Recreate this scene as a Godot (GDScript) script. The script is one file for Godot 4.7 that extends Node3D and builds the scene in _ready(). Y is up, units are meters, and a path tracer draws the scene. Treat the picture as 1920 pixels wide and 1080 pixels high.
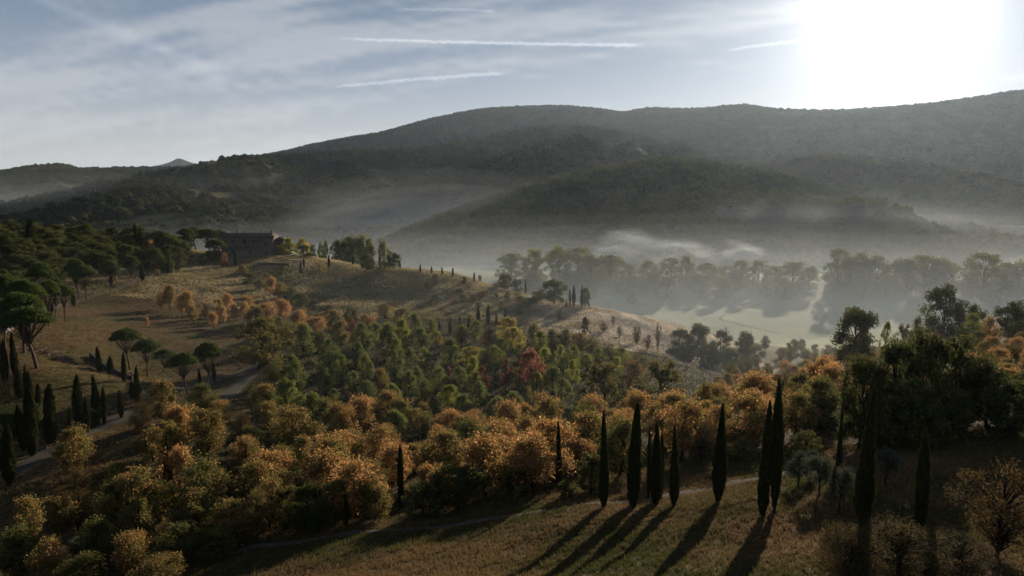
extends Node3D
# An autumn morning over a hollow of orchards and cypresses, a villa on its ridge, mist in the valley and wooded hills against the sun.

const RELIEF := [0.014,-0.460,-0.33375,0.117,-0.450,-20.734,0.215,-0.440,-4.1453,0.308,-0.430,-2.1656,-0.148,-0.540,-11.975,-0.312,-0.620,-28.903,-0.483,-0.660,7.1264,-0.672,-0.700,-25.717,0.079,-0.620,40.099,0.177,-0.620,39.365,0.205,-0.580,-4.6,0.272,-0.550,6.1891,0.306,-0.530,-31.937,0.140,-0.640,-32.238,0.275,-0.680,9.3207,0.271,-0.600,-5.7016,0.409,-0.580,3.0289,0.504,-0.720,-46.803,0.396,-0.700,64.826,0.547,-0.880,-41.55,0.020,-0.660,-0.91794,-0.120,-0.660,1.9146,-0.255,-0.660,20.506,0.152,-0.700,-10.567,0.287,-0.740,-31.117,-0.152,-1.900,0.49383,-0.286,-1.500,-3.8817,-0.446,-1.520,42.337,0.050,-1.700,-11.105,0.221,-1.580,53.185,0.383,-1.800,-18.844,-0.098,-2.250,9.0206,-0.500,-2.150,-1.1262,-0.474,-3.000,13.824,-0.231,-2.920,43.911,0.039,-2.720,4.9475,0.282,-2.600,15.464,0.449,-2.580,19.961,0.585,-2.600,12.789,-0.839,-3.250,29.598,-1.142,-3.250,15.989,-0.994,-3.300,13.356,-1.244,-3.150,-46.006,-0.295,-2.550,-11.81,-0.485,-2.580,-11.755,-0.701,-2.700,-22.922,-0.104,-2.400,11.558,0.068,-2.350,-36.439,0.304,-2.200,23.069,0.434,-2.050,86.74,-0.831,-2.500,3.8729,0.773,-1.650,45.463,1.163,-1.900,9.4644,1.029,-1.500,-14.843,0.820,-1.400,13.024,0.776,-1.100,-30.67,-0.780,-1.500,-97.824,-0.579,-1.550,-2.6167,-0.531,-1.360,-30.863,-0.877,-1.980,-1.4092,-1.154,-2.250,13.036,-1.231,-2.100,-36.399,-1.212,-2.550,16.199,-1.088,-2.800,-12.374,-0.823,-1.250,121.58,-0.915,-1.550,51.349,-1.081,-1.400,10.797,-1.387,-2.000,29.79,-1.676,-2.000,-20.855,-0.640,-1.000,-17.158,-0.620,-1.100,-47.313,-0.613,-0.900,34.372,-0.619,-1.180,-6.935,-0.530,-0.820,90.085,-0.562,-0.800,-119.19,-0.781,-0.900,14.067,-0.984,-1.150,-66.364,-0.448,-1.120,46.187,-0.303,-1.180,-16.087,-0.142,-1.240,0.028375,0.037,-1.300,-1.6727,0.233,-1.360,-44.502,0.418,-1.500,-40.5,0.663,-1.720,-38.842,-0.171,-0.920,-19.718,-0.040,-0.940,-8.0931,0.092,-0.920,6.0882,0.223,-0.920,18.12,0.370,-0.960,-9.9348,0.420,-1.200,43.726,0.272,-1.120,3.0008,-0.467,-0.920,28.509,-0.302,-0.920,-3.6478,0.542,-1.100,8.187,-0.239,-3.350,14.518,0.045,-3.150,-27.771,0.321,-3.000,-11.667,-0.550,-3.500,-35.612,-0.971,-4.000,18.966,-1.400,-4.000,5.1868,-1.170,-3.900,-23.147,0.729,-3.000,3.9768,0.103,-3.600,-6.3442,-0.330,-4.200,-9.4084,0.522,-2.150,-108.58,0.676,-2.150,1.646,0.840,-2.400,1.4559,1.011,-2.400,-8.83,1.321,-2.500,-1.4106,1.746,-2.600,-7.4672,2.036,-2.500,7.4972,1.329,-1.500,11.738,0.709,-0.800,71.091,0.684,-3.300,-13.273,1.069,-3.400,8.4275,1.509,-3.300,-2.7073,2.040,-3.400,-0.15228,2.526,-3.400,-2.7687,3.254,-3.400,-1.2608,0.123,-4.300,7.3817,0.771,-4.500,2.389,1.736,-4.500,1.4164,2.700,-4.500,1.3891,0.171,-6.000,0.1341,1.457,-6.000,-0.41986,2.743,-6.000,0.055631,4.029,-6.000,-0.32066,-1.040,-5.600,0.51437,-1.840,-5.600,-1.3737,-2.829,-6.000,-0.33981,-2.057,-8.000,0.51668,0.229,-8.000,0.26355,2.514,-8.000,0.080037,4.800,-8.000,0.28925,-4.300,-7.000,0.24184,-5.800,-7.000,-0.29354,6.700,-7.000,0.0038107,-1.736,-3.000,-11.791,-1.509,-3.200,29.959,-2.331,-3.400,2.8626,-2.817,-3.400,5.6211,-2.340,-2.600,4.0994,-2.829,-4.400,-1.64,-2.130,-4.200,-3.7194,-3.977,-4.800,0.20141,-3.343,-3.000,-3.0761,-1.671,-1.500,6.37,0.000,0.000,-13.391,0.000,0.600,-2.4779,-0.099,-0.200,20.102,0.116,-0.200,26.049,-1.200,0.300,-21.011,1.200,0.300,-3.9546,-1.200,0.600,14.919,1.500,0.600,2.5325,-0.600,-0.200,11.443,0.600,-0.200,-0.0075907,1.000,-0.450,-13.597,-1.100,-0.450,10.017]
const RELIEF_PLANE := [-69.358,0.0812839,7.7745]
const PLANTS := [
	["cypress_tree","cypress","cypress","cypresses on the foreground lawn",["dark slender cypress at the left end of the lawn row", "tall dark cypress, second from the left on the lawn", "thin cypress half hidden left of the close cypress cluster", "broad dark cypress in the middle of the close cluster of three", "thin cypress tucked behind the right of the close cluster", "single short cypress just right of the close cluster", "single thick cypress with a broad shadow in the middle of the lawn", "front cypress of the touching pair on the lawn", "tallest cypress, rear one of the touching pair on the lawn", "thick cypress with lit edges in front of the dark oaks", "short cypress nearest the right edge of the picture"],[[8.1,-62.8,9.1,0.9,0],[10.8,-63.3,9.9,1.1,1],[13.2,-68.7,7.3,0.5,2],[13.0,-64.2,8.0,1.1,3],[14.2,-67.7,6.9,0.5,4],[14.4,-63.2,7.6,0.9,5],[18.1,-62.4,9.2,1.2,6],[20.4,-57.7,10.0,0.9,7],[21.9,-59.2,11.5,1.0,8],[27.3,-55.1,11.5,1.3,9],[30.4,-52.7,8.5,1.1,10]]],
	["cypress_tree","cypress","cypress","cypresses among the orchard trees",["lone thin cypress rising from orange trees left of the lawn row", "small cypress tip among orange trees behind the lawn row", "tall leaning cypress among the trees at lower left", "cypress spire between two rust coloured trees at lower left", "cypress spire standing in the middle of the orange orchard", "short dark cypress tip beside the track"],[[5.0,-76.0,7.9,0.7,0],[12.9,-92.0,4.6,0.5,1],[-38.6,-80.0,8.8,1.1,2],[-30.8,-78.0,6.1,0.7,3],[-12.2,-78.0,7.4,0.7,4],[-16.4,-70.0,3.5,0.5,5]]],
	["cypress_tree","cypress","cypress","cypresses on the foreground lawn",["very thin dark cypress at the left edge of the big oaks"],[[30.4,-66.6,8.7,0.5,0]]],
	["cypress_tree","cypress","cypress","cypresses along the left drive",["clipped dark cypress on the left drive, first from the left edge", "clipped dark cypress on the left drive, second from the left edge", "clipped dark cypress on the left drive, third from the left edge", "clipped dark cypress on the left drive, fourth from the left edge", "clipped dark cypress on the left drive, fifth from the left edge", "clipped dark cypress on the left drive, sixth from the left edge", "clipped dark cypress on the left drive, seventh from the left edge", "clipped dark cypress on the left drive, eighth from the left edge", "clipped dark cypress on the left drive, ninth from the left edge", "clipped dark cypress on the left drive, tenth from the left edge", "clipped dark cypress on the left drive, eleventh from the left edge", "clipped dark cypress on the left drive, twelfth from the left edge", "clipped dark cypress on the left drive, thirteenth from the left edge", "clipped dark cypress on the left drive, fourteenth from the left edge", "clipped dark cypress on the left drive, fifteenth from the left edge", "clipped dark cypress on the left drive, sixteenth from the left edge", "clipped dark cypress on the left drive, seventeenth from the left edge", "clipped dark cypress on the left drive, eighteenth from the left edge", "clipped dark cypress on the left drive, nineteenth from the left edge"],[[-67.2,-94.0,7.3,1.6,0],[-83.0,-118.7,6.7,0.9,1],[-82.9,-119.4,7.1,0.8,2],[-62.4,-88.5,8.0,1.8,3],[-82.1,-120.3,7.8,1.1,4],[-78.0,-114.8,5.2,1.3,5],[-68.4,-100.4,6.9,1.4,6],[-77.6,-115.9,5.2,0.7,7],[-66.0,-98.7,12.1,1.6,8],[-74.7,-114.2,3.6,0.9,9],[-65.9,-102.8,9.1,1.7,10],[-64.3,-105.0,5.2,0.8,11],[-67.3,-112.0,7.8,1.4,12],[-64.2,-108.9,5.7,0.9,13],[-66.0,-114.8,7.0,1.3,14],[-63.5,-112.3,6.3,0.9,15],[-62.6,-115.7,4.8,0.9,16],[-64.8,-123.6,3.3,1.0,17],[-62.7,-121.1,7.0,1.2,18]]],
	["cypress_tree","cypress","cypress","small cypresses under the umbrella pines",["small cypress on the terrace below the umbrella pines, first from left", "small cypress on the terrace below the umbrella pines, second from left", "small cypress on the terrace below the umbrella pines, third from left", "small cypress on the terrace below the umbrella pines, fourth from left", "small cypress on the terrace below the umbrella pines, fifth from left"],[[-76.9,-135.8,5.0,1.0,0],[-75.1,-136.1,3.9,1.2,1],[-69.8,-130.8,5.5,0.9,2],[-60.4,-140.4,4.0,0.8,3],[-59.9,-146.2,4.7,0.8,4]]],
	["cypress_tree","cypress","cypress","cypresses along the hill fence",["slim cypress standing at the hill fence, first from the left", "slim cypress standing at the hill fence, second from the left", "slim cypress standing at the hill fence, third from the left", "slim cypress standing at the hill fence, fourth from the left", "slim cypress standing at the hill fence, fifth from the left"],[[-113.9,-182.3,4.9,0.9,0],[-123.1,-207.1,5.4,1.2,1],[-123.7,-247.8,6.3,1.4,2],[-126.3,-268.1,5.6,1.3,3],[-130.3,-286.0,4.7,1.2,4]]],
	["cypress_tree","cypress","cypress","cypresses in the left wood",["tall broad cypress towering over the left oak wood", "paired dark cypress above the oak wood, left one", "paired dark cypress above the oak wood, right one", "tiny cypress tip above the middle of the oak wood", "thin cypress tip far left above the wood"],[[-177.7,-275.0,15.0,3.7,0],[-150.9,-300.0,13.7,2.4,1],[-149.3,-300.0,12.2,2.4,2],[-171.3,-320.0,6.0,1.1,3],[-215.2,-345.0,8.5,1.0,4]]],
	["cypress_tree","cypress","cypress","small cypresses on the ridge",["small cypress on the grassy ridge by the villa, first from the left", "small cypress on the grassy ridge by the villa, second from the left", "small cypress on the grassy ridge by the villa, third from the left", "small cypress on the grassy ridge by the villa, fourth from the left", "small cypress on the grassy ridge by the villa, fifth from the left", "small cypress on the grassy ridge by the villa, sixth from the left", "small cypress on the grassy ridge by the villa, seventh from the left", "small cypress on the grassy ridge by the villa, eighth from the left", "small cypress on the grassy ridge by the villa, ninth from the left", "small cypress on the grassy ridge by the villa, tenth from the left", "small cypress on the grassy ridge by the villa, eleventh from the left", "small cypress on the grassy ridge by the villa, twelfth from the left"],[[-112.1,-300.8,6.7,1.1,0],[-82.2,-288.6,5.2,1.0,1],[-83.6,-298.4,3.9,0.9,2],[-73.6,-298.8,5.0,1.1,3],[-66.0,-308.6,3.8,1.1,4],[-54.0,-303.1,5.9,0.9,5],[-45.1,-298.8,3.5,0.9,6],[-35.5,-286.7,3.3,0.8,7],[-30.9,-284.2,3.1,0.8,8],[-26.6,-282.3,3.3,0.8,9],[-22.6,-282.7,3.5,0.8,10],[-14.4,-280.9,4.1,0.8,11]]],
	["cypress_tree","cypress","cypress","cypresses beside the ridge oaks",["narrow cypress beside the round oaks on the ridge, leftmost of the close group", "narrow cypress beside the round oaks on the ridge, second of the close group", "narrow cypress beside the round oaks on the ridge, tallest of the close group", "narrow cypress beside the round oaks on the ridge, rightmost of the close group", "narrow cypress beside the round oaks on the ridge, standing alone to the left"],[[18.8,-255.0,2.8,0.9,0],[20.1,-256.0,6.5,0.9,1],[21.4,-256.0,7.9,1.3,2],[24.4,-258.0,7.6,1.1,3],[5.0,-276.0,6.1,0.8,4]]],
	["cypress_tree","cypress","cypress","row of cypresses at the top of the plantation",["thin cypress in the row above the plantation, first from left", "thin cypress in the row above the plantation, second from left", "thin cypress in the row above the plantation, third from left", "thin cypress in the row above the plantation, fourth from left", "thin cypress in the row above the plantation, fifth from left", "thin cypress in the row above the plantation, sixth from left", "thin cypress in the row above the plantation, seventh from left", "thin cypress in the row above the plantation, eighth from left"],[[-20.5,-207.4,3.4,0.7,0],[-17.3,-204.5,5.0,0.9,1],[-15.0,-210.9,4.2,0.9,2],[-11.9,-202.1,6.1,0.9,3],[-9.5,-207.9,8.0,1.2,4],[-7.1,-217.0,6.7,1.2,5],[-4.5,-214.2,4.9,0.9,6],[-2.2,-229.1,4.4,1.0,7]]],
	["umbrella_pine","pine","pine","umbrella pines on the left hillside",["broadest umbrella pine at the left edge, lowest of the stacked crowns", "second of the stacked umbrella pines at the left edge", "third of the stacked umbrella pines at the left edge", "small umbrella pine right behind the stacked left crowns", "umbrella pine cut by the left picture edge, below the stacked ones", "tall umbrella pine behind the stacked left crowns", "small umbrella pine on the slope right of the stacked crowns", "slim umbrella pine between the stacked crowns and the fence", "umbrella pine at the far left edge by the fence", "umbrella pine in front of the oak wood, left of the forked one", "umbrella pine just behind the forked pine", "forked umbrella pine with pale trunk at the fence", "umbrella pine at the fence, right of the forked one", "small umbrella pine behind the fence pine", "round topped umbrella pine by the fence", "umbrella pine at the top of the fence", "flat umbrella pine near the crest of the drive", "umbrella pine below the villa grove", "leftmost of the lower umbrella pines above the drive", "second of the lower umbrella pines above the drive", "short umbrella pine in the middle of the lower group", "front umbrella pine of the lower group by the track", "rightmost of the lower umbrella pines beside the track"],[[-81.8,-125.5,11.2,9.1,0],[-91.9,-137.6,12.0,9.0,1],[-97.2,-146.9,12.5,8.4,2],[-103.4,-164.0,10.7,5.4,3],[-97.2,-140.1,9.9,7.2,4],[-107.2,-157.3,11.5,7.0,5],[-104.9,-172.4,9.1,5.2,6],[-108.8,-175.1,10.2,5.0,7],[-129.0,-188.5,9.9,4.6,8],[-119.5,-186.8,12.9,6.9,9],[-126.1,-215.3,12.8,6.5,10],[-123.3,-213.9,11.4,7.9,11],[-123.0,-225.8,11.0,6.5,12],[-127.4,-236.3,10.9,5.4,13],[-124.4,-242.4,9.6,6.2,14],[-123.3,-255.3,10.5,6.6,15],[-128.3,-278.7,10.2,7.6,16],[-129.6,-290.1,11.1,7.9,17],[-78.7,-150.2,9.0,6.8,18],[-73.5,-146.7,8.2,5.9,19],[-73.4,-152.9,5.3,5.0,20],[-58.9,-131.7,8.4,5.8,21],[-58.1,-138.1,9.8,6.1,22]]],
	["umbrella_pine","pine","pine","umbrella pine grove beside the villa",["flat topped umbrella pine in the grove left of the villa"],[[-141.3,-300.0,12.2,11.1,0],[-130.7,-285.0,13.1,10.2,0],[-142.5,-325.0,10.4,9.3,0],[-142.1,-335.0,10.9,10.1,0],[-136.2,-335.0,11.3,11.0,0],[-132.6,-338.0,11.1,8.7,0],[-130.2,-300.0,13.5,5.1,0],[-124.1,-310.0,10.3,8.9,0]]],
	["umbrella_pine","pine","pine","umbrella pine grove beside the villa",["small dark umbrella pine right of the villa"],[[-89.1,-320.0,5.3,5.9,0]]],
	["oak_tree","oak","oak","dense oak wood on the left hill",["dark round oak in the back of the left wood, behind the fence pines", "dark round oak in the back of the left wood, towards the villa", "dark round oak in the middle of the left wood, at the picture edge", "dark round oak in the back of the left wood, at the picture edge", "dark round oak in the middle of the left wood, behind the fence pines", "dark round oak in the middle of the left wood, towards the villa", "dark round oak in the front edge of the left wood, at the picture edge", "dark round oak in the front edge of the left wood, behind the fence pines"],[[-184.3,-336.5,6.0,9.6,0],[-214.7,-334.5,6.0,12.1,0],[-150.0,-300.8,6.0,8.8,1],[-195.9,-298.9,6.0,9.8,2],[-144.5,-327.8,6.0,12.6,1],[-183.6,-275.3,6.0,7.2,2],[-218.5,-304.7,6.0,11.4,3],[-166.5,-304.7,6.2,8.8,0],[-201.4,-278.0,6.5,7.9,2],[-163.5,-262.3,6.1,7.3,4],[-175.7,-323.6,6.0,10.6,1],[-194.2,-334.3,6.0,11.2,0],[-208.9,-294.2,6.1,8.1,2],[-145.0,-293.5,6.0,9.8,5],[-174.3,-315.0,6.0,8.7,0],[-169.5,-281.9,7.8,7.6,4],[-125.8,-279.8,10.1,8.3,5],[-150.9,-317.0,6.0,11.6,1],[-153.5,-337.0,6.0,9.3,1],[-228.0,-339.0,6.0,9.5,3],[-182.3,-307.5,6.0,10.9,0],[-142.1,-316.6,6.5,10.3,1],[-138.6,-290.6,6.7,10.0,5],[-191.2,-305.1,6.0,11.4,0],[-135.4,-273.4,8.1,9.9,5],[-227.2,-314.2,6.0,10.2,3],[-145.8,-280.8,8.7,8.5,5],[-196.9,-290.7,6.0,9.6,2],[-179.8,-284.5,6.0,8.9,4],[-135.7,-304.8,8.5,11.4,1],[-159.5,-310.2,6.0,11.5,1],[-206.1,-338.6,6.0,10.6,0],[-196.8,-340.9,6.6,12.3,0],[-186.8,-295.1,6.0,7.8,4],[-218.9,-341.8,6.0,11.5,0],[-151.0,-277.3,11.3,8.6,5],[-167.6,-329.7,6.0,9.0,1],[-152.8,-328.6,6.0,10.7,1],[-123.4,-265.9,12.1,7.0,5],[-185.3,-282.6,6.0,9.3,2],[-222.5,-311.0,6.0,10.7,3],[-207.8,-287.8,6.0,9.4,2],[-156.6,-316.6,6.0,8.9,1],[-149.3,-265.3,10.3,10.1,4],[-218.4,-314.0,6.0,9.3,3],[-132.0,-278.4,8.3,9.4,5],[-161.3,-328.7,6.0,11.5,1],[-160.6,-336.1,6.0,8.8,1],[-177.8,-252.3,6.9,7.9,6],[-155.7,-218.4,8.2,8.6,6],[-196.6,-283.4,9.2,9.5,2],[-150.6,-232.0,8.4,8.4,6],[-147.7,-241.2,7.6,8.9,7],[-163.2,-300.8,6.7,7.4,1],[-163.4,-315.1,7.3,8.1,1],[-150.8,-288.6,6.9,6.9,5],[-154.4,-304.3,8.7,10.8,1],[-144.1,-198.0,8.1,8.7,6],[-134.0,-188.2,6.9,6.9,6],[-163.7,-286.7,8.8,8.8,4],[-166.6,-323.3,7.9,7.6,1],[-176.5,-274.1,8.7,9.4,4],[-131.6,-182.3,9.2,11.2,6],[-173.6,-261.6,7.2,7.1,2],[-172.1,-237.5,6.9,6.9,6],[-166.0,-252.0,7.3,8.1,6],[-142.6,-212.3,7.1,7.8,6],[-146.8,-246.9,6.6,6.9,7],[-151.4,-283.4,8.5,10.0,5],[-152.9,-322.9,7.5,9.2,1],[-168.8,-244.6,6.8,8.4,6],[-156.0,-291.6,9.4,10.1,5],[-155.5,-252.0,9.0,9.5,7],[-158.2,-260.9,8.2,7.9,4],[-171.4,-253.0,8.8,10.2,6],[-153.3,-312.6,8.2,9.4,1],[-168.4,-265.7,7.6,8.6,4],[-176.4,-297.7,7.8,9.3,4],[-160.4,-241.2,7.6,8.7,6],[-181.8,-266.0,9.4,9.0,2],[-188.9,-278.0,7.9,7.6,2],[-161.2,-321.2,9.3,11.3,1],[-181.5,-259.3,6.6,7.9,2],[-151.0,-205.2,7.2,7.2,6],[-160.1,-247.8,7.9,9.5,7],[-154.3,-236.6,8.4,9.9,6],[-154.6,-246.2,8.6,9.2,7],[-173.7,-286.7,7.4,7.2,4],[-144.9,-206.6,7.9,9.4,6],[-165.9,-231.7,9.1,11.0,6],[-181.3,-298.1,7.6,9.4,4],[-189.7,-264.7,6.9,7.5,2],[-161.5,-255.0,7.3,7.1,7],[-168.6,-314.7,9.2,9.0,1],[-170.5,-299.6,7.5,8.5,4],[-173.4,-306.6,8.6,8.4,0],[-144.7,-256.6,9.4,9.0,7],[-158.9,-270.9,8.6,9.0,4],[-195.4,-274.4,8.6,10.2,2],[-149.1,-223.5,7.7,8.0,6],[-184.5,-313.4,7.8,7.9,0],[-147.4,-270.2,9.4,11.5,5],[-187.6,-257.6,6.9,6.9,6],[-135.7,-194.2,6.6,6.9,6],[-163.0,-293.5,9.1,9.7,4],[-168.3,-274.4,8.8,8.9,4],[-157.1,-277.3,9.3,8.9,4],[-152.7,-258.9,8.5,8.8,4],[-175.3,-244.0,7.7,8.6,6],[-150.2,-214.5,7.4,8.9,6],[-158.5,-222.6,7.4,9.0,6],[-144.6,-230.8,8.8,8.5,7],[-150.9,-308.2,7.6,7.4,1],[-161.2,-280.1,9.3,9.7,4],[-157.1,-286.7,6.6,6.8,4],[-162.2,-227.0,9.2,9.7,6],[-196.8,-269.5,9.1,10.3,2],[-155.4,-266.0,7.2,8.4,4],[-168.1,-289.3,6.7,8.1,4],[-143.0,-218.4,7.2,6.9,6],[-157.9,-232.3,7.0,8.5,6],[-151.6,-296.1,7.6,8.1,5],[-174.5,-267.4,8.8,9.6,2],[-168.5,-259.3,9.0,8.6,2],[-187.9,-301.1,7.9,9.2,0],[-129.5,-176.2,7.4,8.2,6],[-191.0,-270.2,8.8,9.7,2],[-138.3,-199.0,7.5,9.4,6],[-163.3,-236.0,6.7,6.4,6],[-187.5,-289.3,6.6,6.8,2],[-177.9,-290.1,9.1,10.3,4],[-202.1,-287.8,8.4,9.0,2],[-144.9,-237.2,7.1,8.5,7],[-140.0,-190.0,7.0,7.0,6],[-157.1,-298.1,7.6,9.1,5],[-191.1,-283.4,8.9,9.2,2],[-179.4,-247.2,7.7,8.6,6],[-179.5,-315.5,9.4,9.5,0]]],
	["autumn_tree","orange","tree","",["amber tree at the right end of the left oak wood"],[[-133.2,-275.0,12.2,4.7,0]]],
	["garden_tree","yellow","tree","planting around the villa",["small yellowing tree on the bank below the villa"],[[-73.3,-289.3,3.6,2.5,0]]],
	["garden_shrub","shrub_green","shrub","planting around the villa",["small shrub on the garden terrace of the villa"],[[-89.2,-287.1,3.5,2.9,0]]],
	["garden_tree","lime","tree","planting around the villa",["yellow green round tree against the right end of the villa"],[[-100.4,-333.0,8.8,10.5,0]]],
	["garden_tree","yellow","tree","planting around the villa",["golden tree behind the small dark pine by the villa"],[[-97.1,-345.0,11.4,9.9,0]]],
	["garden_tree","oak","tree","planting around the villa",["dark bush shaped tree left of the villa wall"],[[-125.7,-318.0,5.1,5.9,0]]],
	["garden_shrub","shrub_green","shrub","planting around the villa",["rounded shrub below the villa grove"],[[-126.7,-312.0,5.0,6.2,0]]],
	["garden_shrub","shrub_green","shrub","planting around the villa",["dark shrub beside the villa drive"],[[-124.7,-300.0,5.1,5.1,0]]],
	["garden_shrub","shrub_rust","shrub","planting around the villa",["brownish shrub in front of the villa wall"],[[-116.1,-300.0,6.0,3.9,0]]],
	["garden_shrub","shrub_green","shrub","planting around the villa",["low dark shrub on the bank right of the villa"],[[-85.2,-330.0,1.9,5.7,0]]],
	["garden_tree","shrub_green","tree","planting around the villa",["dark hedge like shrub below the villa trees"],[[-95.7,-322.0,1.7,6.9,0]]],
	["garden_shrub","shrub_green","shrub","planting around the villa",["dark shrub under the small umbrella pine"],[[-88.8,-322.0,1.9,7.8,0]]],
	["ridge_tree","oak","tree","",["dark rounded tree on the ridge crest, left of a pair"],[[-57.1,-292.0,6.8,7.5,0]]],
	["ridge_tree","oak","tree","",["dark rounded tree on the ridge crest, right of a pair"],[[-47.2,-294.0,7.6,7.1,0]]],
	["ridge_tree","shrub_green","tree","",["low shrub between the two dark ridge trees"],[[-51.9,-294.0,3.7,5.0,0]]],
	["ridge_tree","oak","tree","",["largest round oak on the ridge"],[[14.7,-256.0,8.9,11.3,0]]],
	["ridge_tree","oak","tree","",["dark spreading oak left of the largest ridge oak"],[[5.5,-252.0,2.6,10.4,0]]],
	["ridge_tree","oak","tree","",["oak between the two big ridge oaks"],[[9.5,-262.0,3.4,7.5,0]]],
	["ridge_tree","oak","tree","",["rounded tree on the crest left of the ridge oaks"],[[-2.6,-276.0,6.4,6.7,0]]],
	["ridge_tree","shrub_green","tree","",["bushy growth beside the crest tree"],[[1.6,-278.0,5.3,5.2,0]]],
	["ridge_tree","oak","tree","",["small dark tree right of the narrow ridge cypresses"],[[25.7,-258.0,7.2,5.0,0]]],
	["ridge_tree","sparse","tree","",["small pale leafless tree on the ridge crest"],[[-12.3,-285.0,3.2,2.4,0]]],
	["hedgerow_tree","mixed","tree","hedgerow running down from the villa",["bushy tree in the hedgerow below the villa, first from the top"],[[-103.3,-285.0,4.3,5.7,0]]],
	["hedgerow_tree","shrub_green","tree","hedgerow running down from the villa",["bushy tree in the hedgerow below the villa, second from the top"],[[-96.2,-272.0,4.2,5.8,0]]],
	["hedgerow_tree","mixed","tree","hedgerow running down from the villa",["bushy tree in the hedgerow below the villa, third from the top"],[[-89.4,-262.0,4.7,6.0,0]]],
	["hedgerow_tree","orange","tree","hedgerow running down from the villa",["bushy tree in the hedgerow below the villa, fourth from the top"],[[-83.5,-255.0,7.1,6.6,0]]],
	["hedgerow_tree","mixed","tree","hedgerow running down from the villa",["bushy tree in the hedgerow below the villa, fifth from the top"],[[-78.5,-250.0,6.4,7.1,0]]],
	["hedgerow_tree","brown","tree","hedgerow running down from the villa",["bushy tree in the hedgerow below the villa, sixth from the top"],[[-73.3,-245.0,5.9,7.3,0]]],
	["hedgerow_tree","oak","tree","hedgerow running down from the villa",["bushy tree in the hedgerow below the villa, seventh from the top"],[[-68.4,-240.0,5.3,7.2,0]]],
	["hedgerow_tree","shrub_green","tree","hedgerow running down from the villa",["bushy tree in the hedgerow below the villa, eighth from the top"],[[-63.4,-236.0,4.2,7.4,0]]],
	["hedgerow_tree","oak","tree","hedgerow running down from the villa",["bushy tree in the hedgerow below the villa, ninth from the top"],[[-58.4,-232.0,3.1,6.6,0]]],
	["autumn_shrub","orange","shrub","amber shrubs on the left meadow",["glowing amber shrub on the left meadow"],[[-99.9,-215.0,8.1,4.9,0],[-102.1,-215.0,5.8,4.6,0],[-92.4,-210.0,7.9,5.0,0],[-95.2,-212.0,6.0,4.2,0],[-86.6,-200.0,5.0,3.4,0],[-86.8,-208.0,5.5,3.0,0],[-79.5,-196.0,5.2,3.8,0],[-80.4,-205.0,5.8,3.5,0],[-80.2,-212.0,5.6,3.3,0],[-85.7,-222.0,6.7,4.4,0],[-78.2,-215.0,5.9,3.4,0],[-91.9,-185.0,3.2,1.5,0],[-72.7,-205.0,5.8,3.5,0],[-84.2,-212.0,6.6,2.7,0]]],
	["slope_shrub","shrub_rust","shrub","rust and green shrubs on the shaded ridge slope",["small rusty shrub on the shaded slope below the ridge crest"],[[-15.8,-267.5,2.1,3.4,0],[-6.2,-276.2,2.2,4.5,0],[-3.5,-241.9,3.4,3.1,0],[-1.4,-262.3,1.8,2.7,0],[-19.6,-247.2,2.4,3.2,0],[2.0,-260.4,2.9,3.2,0],[2.7,-245.9,2.7,3.4,0],[-10.5,-257.9,2.0,3.8,0],[-13.2,-254.8,2.1,3.3,0],[-13.2,-246.6,2.9,3.5,0],[-27.8,-269.0,2.8,3.1,0],[-30.7,-266.4,2.6,2.9,0]]],
	["slope_shrub","shrub_green","shrub","rust and green shrubs on the shaded ridge slope",["small green shrub on the shaded slope below the ridge crest"],[[-16.8,-251.7,2.5,3.4,0],[-29.1,-275.9,2.3,4.3,0],[-26.1,-251.6,2.1,3.5,0],[2.8,-254.3,2.2,3.9,0],[-19.2,-260.8,1.7,4.6,0],[-5.6,-257.5,1.9,3.0,0],[-1.8,-254.3,2.9,2.9,0],[-17.7,-273.9,3.2,4.1,0],[-10.7,-242.5,2.1,2.9,0],[2.4,-240.2,1.6,3.7,0],[-27.0,-246.5,1.9,3.0,0]]],
	["sapling","sparse","tree","saplings on the pale frosty slope",["thin young tree on the pale frosty slope right of the ridge oaks"],[[15.1,-235.0,4.1,3.0,0],[23.4,-230.0,2.7,3.3,0],[27.6,-222.0,3.6,3.8,0],[32.6,-222.0,3.9,2.5,0],[36.7,-215.0,6.7,4.6,0],[44.3,-222.0,9.6,2.2,0],[32.5,-236.0,4.0,1.7,0],[38.0,-205.0,5.0,2.6,0]]],
	["plantation_tree","brown","tree","",["large olive brown round tree beside the track bend"],[[-54.5,-157.3,11.7,14.5,0]]],
	["plantation_tree","brown","tree","",["large rounded olive tree crown left of the orange orchard"],[[17.8,-137.9,11.7,11.1,0]]],
	["plantation_tree","brown","tree","",["large rounded olive crown below the frosty slope"],[[29.6,-144.8,11.7,11.4,0]]],
	["plantation_tree","red","tree","",["big crimson tree in the middle of the plantation"],[[3.6,-153.3,10.5,7.3,0]]],
	["plantation_tree","red","tree","",["tiny bright red tree in the plantation"],[[-13.7,-158.3,3.3,2.2,0]]],
	["plantation_tree","darkred","tree","",["dark red tree left of the big crimson one"],[[-1.4,-154.7,7.7,3.8,0]]],
	["plantation_tree","darkred","tree","",["dark red tree below the cypress row"],[[-5.8,-189.5,6.6,4.7,0]]],
	["plantation_tree","red","tree","",["slender pinkish tree near the plantation's right end"],[[28.2,-172.4,5.7,2.1,0]]],
	["plantation_tree","darkred","tree","",["low purple bush beside the slender pinkish tree"],[[25.4,-158.5,4.2,2.1,0]]],
	["plantation_tree","yellow","tree","",["bright yellow tree, upper of the yellow group"],[[-1.0,-196.4,7.7,6.8,0]]],
	["plantation_tree","yellow","tree","",["bright yellow tree, lower of the yellow group"],[[0.3,-184.2,7.7,7.0,0]]],
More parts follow.
